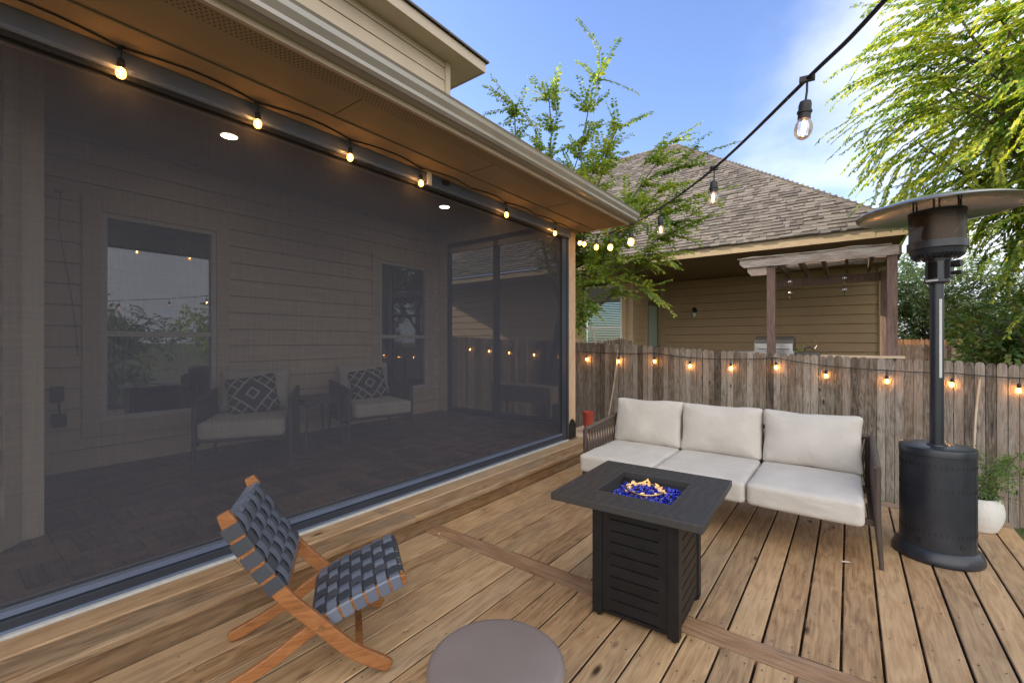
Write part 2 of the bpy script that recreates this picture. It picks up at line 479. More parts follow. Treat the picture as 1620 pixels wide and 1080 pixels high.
M['greycloth'] = cloth_mat('porch_cushion_cloth', (0.42, 0.38, 0.34))

def strap_mat(name, c0, c1, ro):
    m, n, l = newmat(name)
    o, b = out_bsdf(n, l)
    g = n.new('ShaderNodeNewGeometry')
    r = ramp(n, [(0.0, c0), (1.0, c1)])
    l.new(g.outputs['Random Per Island'], r.inputs[0])
    l.new(r.outputs[0], b.inputs['Base Color'])
    b.inputs['Roughness'].default_value = ro
    t = n.new('ShaderNodeTexCoord')
    a = n.new('ShaderNodeTexNoise'); a.inputs['Scale'].default_value = 220
    l.new(t.outputs['Object'], a.inputs['Vector'])
    bp = n.new('ShaderNodeBump'); bp.inputs['Strength'].default_value = 0.15; bp.inputs['Distance'].default_value = 0.001
    l.new(a.outputs['Fac'], bp.inputs['Height']); l.new(bp.outputs[0], b.inputs['Normal'])
    return m
M['strap'] = strap_mat('slate_leather_straps', (0.040, 0.045, 0.057), (0.062, 0.070, 0.088), .5)
M['strap2'] = strap_mat('sheen_slate_leather_straps', (0.105, 0.122, 0.165), (0.14, 0.16, 0.21), .42)  # lighter blue tone paints the sheen of the weave into the straps

def top_mat():
    """dark table top with faint brushed slate swirls in the coat"""
    m, n, l = newmat('slate_table_coat')
    o, b = out_bsdf(n, l)
    t = n.new('ShaderNodeTexCoord')
    w = n.new('ShaderNodeTexWave'); w.inputs['Scale'].default_value = 6; w.inputs['Distortion'].default_value = 9
    w.inputs['Detail'].default_value = 4; w.inputs['Detail Scale'].default_value = 1.4
    l.new(t.outputs['Object'], w.inputs['Vector'])
    a = n.new('ShaderNodeTexNoise'); a.inputs['Scale'].default_value = 4
    l.new(t.outputs['Object'], a.inputs['Vector'])
    mu = n.new('ShaderNodeMath'); mu.operation = 'MULTIPLY'
    l.new(w.outputs['Fac'], mu.inputs[0]); l.new(a.outputs['Fac'], mu.inputs[1])
    r = ramp(n, [(0.25, (0.040, 0.038, 0.036)), (0.5, (0.044, 0.042, 0.040)), (0.72, (0.062, 0.06, 0.057))])
    l.new(mu.outputs[0], r.inputs[0]); l.new(r.outputs[0], b.inputs['Base Color'])
    mr_ = n.new('ShaderNodeMapRange'); mr_.inputs['To Min'].default_value = 0.5; mr_.inputs['To Max'].default_value = 0.3
    l.new(mu.outputs[0], mr_.inputs['Value']); l.new(mr_.outputs[0], b.inputs['Roughness'])
    return m
M['tabletop'] = top_mat()

def screen_mat(lo, hi, col, name='shade_screen_weave'):
    """woven shade screen: dark threads with small open gaps"""
    m, n, l = newmat(name)
    o = n.new('ShaderNodeOutputMaterial')
    tr = n.new('ShaderNodeBsdfTransparent')
    df = n.new('ShaderNodeBsdfDiffuse'); df.inputs[0].default_value = (*col, 1)
    t = n.new('ShaderNodeTexCoord')
    mp = n.new('ShaderNodeMapping'); mp.inputs['Scale'].default_value = (1, 60, 3)
    l.new(t.outputs['Object'], mp.inputs[0])
    a = n.new('ShaderNodeTexNoise'); a.inputs['Scale'].default_value = 1.5; a.inputs['Detail'].default_value = 3
    l.new(mp.outputs[0], a.inputs['Vector'])
    mp2 = n.new('ShaderNodeMapping'); mp2.inputs['Scale'].default_value = (1, 3, 60)
    l.new(t.outputs['Object'], mp2.inputs[0])
    a2 = n.new('ShaderNodeTexNoise'); a2.inputs['Scale'].default_value = 1.5; a2.inputs['Detail'].default_value = 3
    l.new(mp2.outputs[0], a2.inputs['Vector'])
    s = n.new('ShaderNodeMath'); s.operation = 'ADD'
    l.new(a.outputs['Fac'], s.inputs[0]); l.new(a2.outputs['Fac'], s.inputs[1])
    mr_ = n.new('ShaderNodeMapRange')
    mr_.inputs['From Min'].default_value = 0.6; mr_.inputs['From Max'].default_value = 1.4
    mr_.inputs['To Min'].default_value = lo; mr_.inputs['To Max'].default_value = hi
    l.new(s.outputs[0], mr_.inputs['Value'])
    mx = n.new('ShaderNodeMixShader')
    l.new(mr_.outputs[0], mx.inputs[0]); l.new(tr.outputs[0], mx.inputs[1]); l.new(df.outputs[0], mx.inputs[2])
    l.new(mx.outputs[0], o.inputs['Surface'])
    return m
M['screen'] = screen_mat(.49, .62, (0.078, 0.082, 0.102))
M['screen_end'] = screen_mat(.72, .80, (0.022, 0.023, 0.028), 'dense_screen_weave')

def pillow_mat():
    """black cloth with a pale woven diamond pattern"""
    m, n, l = newmat('diamond_pattern_cloth')
    o, b = out_bsdf(n, l)
    t = n.new('ShaderNodeTexCoord')
    sp = n.new('ShaderNodeSeparateXYZ'); l.new(t.outputs['Object'], sp.inputs[0])
    def mth(op, x, y=0.0):
        q = n.new('ShaderNodeMath'); q.operation = op
        for i, s in enumerate((x, y)):
            if isinstance(s, (int, float)): q.inputs[i].default_value = s
            else: l.new(s, q.inputs[i])
        return q.outputs[0]
    ax, az_ = mth('ABSOLUTE', sp.outputs[0]), mth('ABSOLUTE', sp.outputs[2])
    d = mth('ADD', mth('MULTIPLY', ax, 1.0), mth('MULTIPLY', az_, 1.0))
    f1 = mth('LESS_THAN', mth('ABSOLUTE', mth('SUBTRACT', mth('FRACT', mth('MULTIPLY', d, 9.0)), 0.5)), 0.10)
    d2 = mth('SUBTRACT', ax, az_)
    f2 = mth('LESS_THAN', mth('ABSOLUTE', mth('SUBTRACT', mth('FRACT', mth('MULTIPLY', d2, 9.0)), 0.5)), 0.07)
    outer = mth('GREATER_THAN', d, 0.17)
    f = mth('MAXIMUM', f1, mth('MULTIPLY', f2, outer))
    mx = n.new('ShaderNodeMix'); mx.data_type = 'RGBA'
    l.new(f, mx.inputs['Factor'])
    mx.inputs['A'].default_value = (0.03, 0.032, 0.04, 1)
    mx.inputs['B'].default_value = (0.40, 0.35, 0.29, 1)
    l.new(mx.outputs['Result'], b.inputs['Base Color'])
    b.inputs['Roughness'].default_value = 0.9
    return m
M['diamond'] = pillow_mat()

def ground_mat():
    m, n, l = newmat('soil_and_turf')
    o, b = out_bsdf(n, l)
    t = n.new('ShaderNodeTexCoord')
    a = n.new('ShaderNodeTexNoise'); a.inputs['Scale'].default_value = 1.2; a.inputs['Detail'].default_value = 7
    c = n.new('ShaderNodeTexNoise'); c.inputs['Scale'].default_value = 45; c.inputs['Detail'].default_value = 4
    l.new(t.outputs['Object'], a.inputs['Vector']); l.new(t.outputs['Object'], c.inputs['Vector'])
    r1 = ramp(n, [(0.3, (0.10, 0.075, 0.05)), (0.7, (0.24, 0.19, 0.13))])
    r2 = ramp(n, [(0.3, (0.035, 0.07, 0.018)), (0.7, (0.09, 0.14, 0.035))])
    l.new(c.outputs['Fac'], r1.inputs[0]); l.new(c.outputs['Fac'], r2.inputs[0])
    mx = n.new('ShaderNodeMix'); mx.data_type = 'RGBA'
    mr_ = n.new('ShaderNodeMapRange'); mr_.inputs['From Min'].default_value = 0.42; mr_.inputs['From Max'].default_value = 0.55
    l.new(a.outputs['Fac'], mr_.inputs['Value']); l.new(mr_.outputs[0], mx.inputs['Factor'])
    l.new(r1.outputs[0], mx.inputs['A']); l.new(r2.outputs[0], mx.inputs['B'])
    l.new(mx.outputs['Result'], b.inputs['Base Color'])
    b.inputs['Roughness'].default_value = 0.95
    bp = n.new('ShaderNodeBump'); bp.inputs['Strength'].default_value = 0.8; bp.inputs['Distance'].default_value = 0.02
    l.new(c.outputs['Fac'], bp.inputs['Height']); l.new(bp.outputs[0], b.inputs['Normal'])
    return m
M['ground'] = ground_mat()

def fireglass_mat():
    m, n, l = newmat('cobalt_fire_glass')
    o, b = out_bsdf(n, l)
    g = n.new('ShaderNodeNewGeometry')
    r = ramp(n, [(0.0, (0.004, 0.006, 0.16)), (0.6, (0.012, 0.02, 0.5)), (1.0, (0.10, 0.14, 0.9))])
    l.new(g.outputs['Random Per Island'], r.inputs[0])
    l.new(r.outputs[0], b.inputs['Base Color'])
    b.inputs['Roughness'].default_value = 0.08
    b.inputs['Coat Weight'].default_value = 0.6
    return m
M['fireglass'] = fireglass_mat()
def flame_mat():
    m, n, l = newmat('flame')
    o = n.new('ShaderNodeOutputMaterial')
    t = n.new('ShaderNodeTexCoord')
    sp = n.new('ShaderNodeSeparateXYZ'); l.new(t.outputs['Object'], sp.inputs[0])
    mr_ = n.new('ShaderNodeMapRange'); mr_.inputs['From Max'].default_value = 0.11
    l.new(sp.outputs[2], mr_.inputs['Value'])
    r = ramp(n, [(0.0, (1.0, 0.62, 0.25)), (0.5, (1.0, 0.42, 0.08)), (1.0, (0.9, 0.28, 0.03))])
    l.new(mr_.outputs[0], r.inputs[0])
    e = n.new('ShaderNodeEmission'); e.inputs[1].default_value = 1.35
    l.new(r.outputs[0], e.inputs[0])
    tr = n.new('ShaderNodeBsdfTransparent')
    a = n.new('ShaderNodeTexNoise'); a.inputs['Scale'].default_value = 22; a.inputs['Detail'].default_value = 3
    l.new(t.outputs['Object'], a.inputs['Vector'])
    m2 = n.new('ShaderNodeMapRange'); m2.inputs['From Min'].default_value = 0.38; m2.inputs['From Max'].default_value = 0.66
    m2.inputs['To Max'].default_value = 0.5
    l.new(a.outputs['Fac'], m2.inputs['Value'])
    mx = n.new('ShaderNodeMixShader')
    l.new(m2.outputs[0], mx.inputs[0]); l.new(tr.outputs[0], mx.inputs[1]); l.new(e.outputs[0], mx.inputs[2])
    l.new(mx.outputs[0], o.inputs['Surface'])
    return m
M['flame'] = flame_mat()

# ------------------------------------------------------------------ mesh helpers
class MB:
    def __init__(s):
        s.v, s.f, s.m = [], [], []
    def add(s, vs, fs, mi=0):
        b = len(s.v)
        s.v += [tuple(x) for x in vs]
        for f in fs:
            s.f.append(tuple(b + i for i in f)); s.m.append(mi)
    def box(s, x0, x1, y0, y1, z0, z1, mi=0, T=None):
        vs = [V((x, y, z)) for x in (x0, x1) for y in (y0, y1) for z in (z0, z1)]
        if T is not None:
            vs = [T @ v for v in vs]
        s.add(vs, [(0, 1, 3, 2), (4, 6, 7, 5), (0, 4, 5, 1), (2, 3, 7, 6), (0, 2, 6, 4), (1, 5, 7, 3)], mi)
    def tube(s, pts, r, n=8, mi=0, cap=True):
        pts = [V(p) for p in pts]
        rr = r if isinstance(r, (list, tuple)) else [r] * len(pts)
        rings, up = [], None
        for i, p in enumerate(pts):
            d = (pts[min(i + 1, len(pts) - 1)] - pts[max(i - 1, 0)])
            if d.length < 1e-9: d = V((0, 0, 1))
            d.normalize()
            if up is None:
                up = V((0, 0, 1)) if abs(d.z) < 0.9 else V((1, 0, 0))
            a = d.cross(up)
            if a.length < 1e-6: a = d.cross(V((1, 0.3, 0)))
            a.normalize(); b = a.cross(d).normalized(); up = b
            rings.append([p + (a * math.cos(2 * math.pi * k / n) + b * math.sin(2 * math.pi * k / n)) * rr[i] for k in range(n)])
        vs = [q for ring in rings for q in ring]
        fs = [(i * n + k, i * n + (k + 1) % n, (i + 1) * n + (k + 1) % n, (i + 1) * n + k) for i in range(len(pts) - 1) for k in range(n)]
        if cap:
            fs.append(tuple(range(n - 1, -1, -1))); fs.append(tuple((len(pts) - 1) * n + k for k in range(n)))
        s.add(vs, fs, mi)
    def lathe(s, prof, c=(0, 0, 0), n=32, mi=0, closed=True):
        c = V(c); vs, fs = [], []
        for r, z in prof:
            vs += [c + V((r * math.cos(2 * math.pi * k / n), r * math.sin(2 * math.pi * k / n), z)) for k in range(n)]
        for i in range(len(prof) - 1):
            fs += [(i * n + k, i * n + (k + 1) % n, (i + 1) * n + (k + 1) % n, (i + 1) * n + k) for k in range(n)]
        if closed:
            fs.append(tuple(range(n - 1, -1, -1))); fs.append(tuple((len(prof) - 1) * n + k for k in range(n)))
        s.add(vs, fs, mi)
    def prism(s, poly, ax, a0, a1, mi=0, T=None):
        """poly: 2D points, extruded along axis ax from a0 to a1"""
        n = len(poly)
        def mk(p, a):
            q = list(p); q.insert('xyz'.index(ax), a)
            v = V(q)
            return T @ v if T is not None else v
        vs = [mk(p, a0) for p in poly] + [mk(p, a1) for p in poly]
        fs = [tuple(range(n - 1, -1, -1)), tuple(range(n, 2 * n))] + [(i, (i + 1) % n, n + (i + 1) % n, n + i) for i in range(n)]
        s.add(vs, fs, mi)
    def build(s, name, mats, parent=None, smooth=None, bevel=0.0, world=True, recalc=True, loc=None):
        me = bpy.data.meshes.new(name)
        vs = s.v
        if loc is not None:
            vs = [tuple(V(v) - V(loc)) for v in vs]
        elif parent is not None and world:
            o_ = parent.location if parent.parent is None else parent.location + parent.parent.location
            vs = [tuple(V(v) - o_) for v in vs]
        me.from_pydata(vs, [], s.f)
        for mm in (mats if isinstance(mats, (list, tuple)) else [mats]):
            me.materials.append(mm)
        me.polygons.foreach_set('material_index', s.m)
        if recalc:
            import bmesh
            bm = bmesh.new(); bm.from_mesh(me)
            bmesh.ops.recalc_face_normals(bm, faces=bm.faces)
            bm.to_mesh(me); bm.free()
        if smooth is not None:
            me.polygons.foreach_set('use_smooth', [True] * len(me.polygons))
            me.set_sharp_from_angle(angle=R(smooth))
        me.update()
        o = bpy.data.objects.new(name, me)
        C.objects.link(o)
        if loc is not None: o.location = loc
        if parent is not None: o.parent = parent
        if bevel:
            b = o.modifiers.new('bevel', 'BEVEL'); b.width = bevel; b.segments = 2; b.limit_method = 'ANGLE'; b.angle_limit = R(40)
        return o
def thing(name, label, cat, loc=(0, 0, 0), rz=0.0, group=None, kind=None):
    o = bpy.data.objects.new(name, None); C.objects.link(o)
    o.empty_display_size = 0.1
    o.location = loc; o.rotation_euler = (0, 0, rz)
    return tag(o, label, cat, group, kind)
def tag(o, label=None, cat=None, group=None, kind=None):
    if label: o['label'] = label
    if cat: o['category'] = cat
    if group: o['group'] = group
    if kind: o['kind'] = kind
    return o
def copy_tree(o, parent=None):
    c = o.copy(); C.objects.link(c); c.parent = parent
    for ch in list(o.children):
        copy_tree(ch, c)
    return c
def lerp(a, b, t): return a + (b - a) * t
def catmull(pts, n=8):
    pts = [V(p) for p in pts]; P = [2 * pts[0] - pts[1]] + pts + [2 * pts[-1] - pts[-2]]
    out = []
    for i in range(1, len(P) - 2):
        for k in range(n):
            t = k / n
            out.append(0.5 * ((2 * P[i]) + (-P[i - 1] + P[i + 1]) * t + (2 * P[i - 1] - 5 * P[i] + 4 * P[i + 1] - P[i + 2]) * t * t + (-P[i - 1] + 3 * P[i] - 3 * P[i + 1] + P[i + 2]) * t ** 3))
    out.append(pts[-1]); return out
def siding(mb, p0, p1, z0, z1, nrm, openings=(), e=0.18, t=0.014, mi=0):
    """lapped boards on a vertical wall from p0 to p1; openings are (s0, s1, za, zb) along it"""
    p0, p1, nrm = V((*p0, 0)), V((*p1, 0)), V((*nrm, 0)).normalized()
    L = (p1 - p0).length; d = (p1 - p0) / L
    k = 0; z = z0
    while z < z1 - 1e-6:
        zt = min(z + e, z1)
        cuts = sorted({z, zt} | {q for o in openings for q in (o[2], o[3]) if z < q < zt})
        for a, b in zip(cuts[:-1], cuts[1:]):
            segs = [(0.0, L)]
            for o in openings:
                if o[2] < b - 1e-6 and o[3] > a + 1e-6:
                    ns = []
                    for s0, s1 in segs:
                        if o[1] <= s0 or o[0] >= s1: ns.append((s0, s1)); continue
                        if o[0] > s0: ns.append((s0, o[0]))
                        if o[1] < s1: ns.append((o[1], s1))
                    segs = ns
            oa, ob = t * (1 - (a - z) / e) , t * (1 - (b - z) / e)
            gr = min(.012 if e > .2 else .0075, (b - a) * .4) if abs(b - zt) < 1e-6 and zt < z1 else 0.0
            for s0, s1 in segs:
                q = [p0 + d * s0 + nrm * oa + V((0, 0, a)), p0 + d * s1 + nrm * oa + V((0, 0, a)), p0 + d * s1 + nrm * ob + V((0, 0, b - gr)), p0 + d * s0 + nrm * ob + V((0, 0, b - gr))]
                u = [p0 + d * s0 + V((0, 0, a)), p0 + d * s1 + V((0, 0, a))]
                fcs = [(0, 1, 2, 3), (4, 5, 1, 0)]
                u = [x - nrm * .02 for x in u]
                if gr:
                    u += [p0 + d * s1 - nrm * .02 + V((0, 0, b)), p0 + d * s0 - nrm * .02 + V((0, 0, b))]
                    fcs.append((3, 2, 6, 7))
                mb.add(q + u, fcs, mi)
        z = zt
def shingles(mb, x0f, x1f, org, along, up, length, rng, e=0.125, tabw=0.21):
    """courses of laminated tabs; x0f/x1f give the span at slope distance v"""
    along, up = V(along).normalized(), V(up).normalized()
    nn = along.cross(up).normalized()
    if nn.z < 0: nn = -nn
    v = 0.0
    while v < length:
        a, b = x0f(v), x1f(v)
        x = a - rng.random() * tabw
        while x < b:
            w = tabw * rng.choice((0.5, 0.75, 1.0, 1.25)) * 0.8
            s0, s1 = max(x, a), min(x + w, b)
            if s1 - s0 > 0.01:
                th = rng.choice((0.003, 0.014, 0.018)); dv = rng.choice((0.0, 0.0, 0.03))
                P = lambda s_, v_, h: V(org) + along * s_ + up * v_ + nn * h
                vb, vt = v - dv * 0.5, min(v + e * 1.15, length)
                mb.add([P(s0, vb, 0), P(s1, vb, 0), P(s1, vb, th + 0.012), P(s0, vb, th + 0.012), P(s1, vt, 0.004), P(s0, vt, 0.004)],
                       [(0, 1, 2, 3), (3, 2, 4, 5), (0, 3, 5), (1, 4, 2)])
            x += w
        v += e
def rbox(w, d, h, r, n=14, crown=0.0, noise_amp=0.0, seed=0, pinch=0.0):
    """rounded box grid centred on the origin; crown bulges the large faces; pinch draws the rim in to a seam"""
    import itertools
    hs = (w / 2, d / 2, h / 2); vs, fs, idx = [], [], {}
    def key(ax, sg, i, j): return (ax, sg, i, j)
    def cs(k, n_=n):
        t = k / n_ * 2 - 1
        return math.copysign(abs(t) ** 0.75, t) if t else 0.0
    for ax in range(3):
        o1, o2 = [a for a in range(3) if a != ax]
        for sg in (-1, 1):
            for i in range(n + 1):
                for j in range(n + 1):
                    p = [0, 0, 0]; p[ax] = sg; p[o1] = cs(i); p[o2] = cs(j)
                    kk = tuple(round(x, 4) for x in p)
                    if kk not in idx:
                        idx[kk] = len(vs)
                        q = V([p[a] * hs[a] for a in range(3)])
                        c = V([max(-(hs[a] - r), min(hs[a] - r, q[a])) for a in range(3)])
                        dd = q - c
                        pos = c + dd.normalized() * r if dd.length > 1e-9 else q
                        vs.append((pos, p))
            for i in range(n):
                for j in range(n):
                    ks = []
                    for ii, jj in ((i, j), (i + 1, j), (i + 1, j + 1), (i, j + 1)):
                        p = [0, 0, 0]; p[ax] = sg; p[o1] = cs(ii); p[o2] = cs(jj)
                        ks.append(idx[tuple(round(x, 4) for x in p)])
                    fs.append(tuple(ks))
    thin = min(range(3), key=lambda a: hs[a]); oa = [a for a in range(3) if a != thin]
    outv = []
    for pos, p in vs:
        pos = pos.copy()
        e1, e2 = abs(pos[oa[0]]) / hs[oa[0]], abs(pos[oa[1]]) / hs[oa[1]]
        f = (1 - min(1, e1) ** 2.5) * (1 - min(1, e2) ** 2.5)
        s_ = pos[thin] / hs[thin]
        pos[thin] += s_ * crown * f
        if pinch:
            rim = max(e1, e2) ** 4
            pos[thin] *= 1 - pinch * rim
            mid = (1 - e2 ** 2) * (e1 ** 6) * 0.02; mid2 = (1 - e1 ** 2) * (e2 ** 6) * 0.012
            pos[oa[0]] -= math.copysign(mid, pos[oa[0]]); pos[oa[1]] -= math.copysign(mid2, pos[oa[1]])
        if noise_amp:
            nz = noise.noise(pos * 6 + V((seed, seed * 1.7, 0))) + 0.5 * noise.noise(pos * 14 + V((seed, 3, seed)))
            pos += pos.normalized() * nz * noise_amp
        outv.append(pos)
    return outv, fs

# ------------------------------------------------------------------ setting: ground, deck, step, porch floor
def gz(x, y):
    z = -0.66 - 0.0445 * max(-12, min(6, x))
    if y > 7.6: z = lerp(z, 0.28, min(1, (y - 7.6) / 0.8) if x < 1.0 else min(1, (y - 7.6) / 6) * 0.15)
    return z
def build_ground():
    mb = MB()
    xs = [-600, -200, -60, -20] + [-14 + i * 0.8 for i in range(36)] + [20, 60, 200, 600]
    ys = [-600, -200, -60, -20] + [-8 + i * 0.8 for i in range(16)] + [5.0, 5.8, 6.6, 7.3, 7.6, 8.0, 8.4, 10, 13, 16, 20, 30, 60, 200, 600]
    vs = [(x, y, gz(x, y)) for y in ys for x in xs]; nx = len(xs)
    mb.add(vs, [(j * nx + i, j * nx + i + 1, (j + 1) * nx + i + 1, (j + 1) * nx + i) for j in range(len(ys) - 1) for i in range(nx - 1)])
    tag(mb.build('ground', M['ground']), kind='structure')
build_ground()

def build_deck():
    rng = random.Random(5)
    mb = MB(); P = 0.1445
    x = -1.763 - P * 4.0
    xs = []
    while x < 0.80:
        xs.append(x); x += P
    def board(x0, x1, y0, y1, mi=0):
        z = rng.uniform(-0.0018, 0.0018); c = 0.006
        # crowned board with eased edges
        prof = [(x0, z - 0.036), (x1, z - 0.036), (x1, z - c), (x1 - c * 0.6, z - 0.001), (x0 + c * 0.6, z - 0.001), (x0, z - c)]
        mb.prism([(p[0], p[1]) for p in prof], 'y', y0, y1, mi)
        for q in (-8, -7, -5, -1): mb.m[q] = 3          # edges and ends painted dark as gap shade
    joints = [-1.15, 0.35]
    for i, xa in enumerate(xs):
        g = 0.0062 if xa < -1.7 else (0.0072 if xa < -0.5 else 0.0098)
        x0, x1 = xa + g / 2, xa + P - g / 2
        if i == 0: x0 = -2.423
        board(x0, x1, 2.290, 4.795)
        board(x0, x1, -1.6, 2.144)
    # cross board, back border board and right border
    z = 0.0
    mb.box(-2.436, 0.9605, 2.149, 2.285, -0.036, 0.0005, 1)
    mb.box(-2.436, 0.9605, 4.800, 4.935, -0.036, 0.0, 1)
    xr = xs[-1] + P
    board(xr + 0.003, 0.9605, 2.290, 4.795); board(xr + 0.003, 0.9605, -1.6, 2.144)
    # rim joists and joists below
    mb.box(0.92, 0.958, -1.6, 4.93, -0.24, -0.04, 0)
    mb.box(-2.43, 0.915, 4.89, 4.93, -0.24, -0.04, 1)
    y = -1.4
    while y < 4.8:
        mb.box(-2.4, 0.91, y, y + 0.038, -0.20, -0.04, 1); y += 0.406
    # screw heads in pairs over the joists
    y = -1.38
    ys = []
    while y < 4.8:
        ys.append(y); y += 0.406
    ys += [2.10, 2.33]
    for xa in xs:
        for yy in ys:
            if 2.14 < yy < 2.29: continue
            for dx in (0.032, 0.112):
                cx, cy = xa + dx + rng.uniform(-.006, .006), yy + rng.uniform(-.008, .008)
                mb.add([(cx + 0.0038 * math.cos(a), cy + 0.0038 * math.sin(a), 0.0022) for a in [k * math.pi / 3 for k in range(6)]], [(0, 1, 2, 3, 4, 5)], 2)
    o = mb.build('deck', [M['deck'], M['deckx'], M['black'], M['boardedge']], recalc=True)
    tag(o, kind='structure')
build_deck()
def build_step():
    mb = MB(); rng = random.Random(3)
    for ya, yb in ((-1.6, 1.02), (1.024, 2.62), (2.624, 5.06)):
        mb.prism([(-2.768, 0.102), (-2.609, 0.102), (-2.609, 0.134), (-2.616, 0.141), (-2.762, 0.141), (-2.768, 0.135)], 'y', ya, yb, 0)
    mb.box(-2.6088, -2.6022, -1.6, 5.05, 0.10, 0.128, 3)  # dark strip painting the shade between the tread boards
    for ya, yb in ((-1.6, 2.05), (2.054, 5.06)):
        mb.prism([(-2.602, 0.102), (-2.418, 0.102), (-2.418, 0.126), (-2.421, 0.134), (-2.429, 0.139), (-2.595, 0.139), (-2.602, 0.133)], 'y', ya, yb, 0)
    mb.box(-2.478, -2.4395, -1.6, 5.04, -0.24, 0.100, 2)
    # small let-in repair block
    mb.box(-2.74, -2.63, 1.93, 2.02, 0.1425, 0.1435, 0)
    # landing beyond the corner post
    for k in range(6):
        mb.box(-3.10 + 0.145 * k, -2.96 + 0.145 * k, 5.07, 6.1, 0.10, 0.14, 1)
    mb.box(-3.08, -2.27, 6.04, 6.08, -0.5, 0.098, 1)
    mb.box(-2.29, -2.25, 5.07, 6.03, -0.5, 0.098, 1)
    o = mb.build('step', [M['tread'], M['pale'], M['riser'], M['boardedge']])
    tag(o, kind='structure')
    c = MB()
    c.box(-2.80, -2.7695, -1.6, 4.80, 0.05, 0.150)
    tag(c.build('kerb_strip', M['concrete'], bevel=0.003), kind='structure')
build_step()
def build_porch_floor():
    mb = MB(); rng = random.Random(8)
    mb.box(-5.36, -2.905, -3.0, 5.06, -0.6, 0.236, 1)
    s = 0.30
    i = 0; x = -5.35
    while x < -2.92:
        y = -2.6; j = 0
        while y < 5.0:
            for k in range(4):
                w = s / 4
                if (i + j) % 2: a = (x + k * w + .002, min(x + (k + 1) * w - .002, -2.91), y + .002, y + s - .002)
                else: a = (x + .002, min(x + s - .002, -2.91), y + k * w + .002, y + (k + 1) * w - .002)
                if a[1] > a[0] + 0.01: mb.box(a[0], a[1], a[2], min(a[3], 5.03), 0.2365, 0.250 + rng.uniform(-.0006, .0006), 0)
            y += s; j += 1
        x += s; i += 1
    tag(mb.build('porch_floor', [M['porchtile'], M['slab']]), kind='structure')
build_porch_floor()

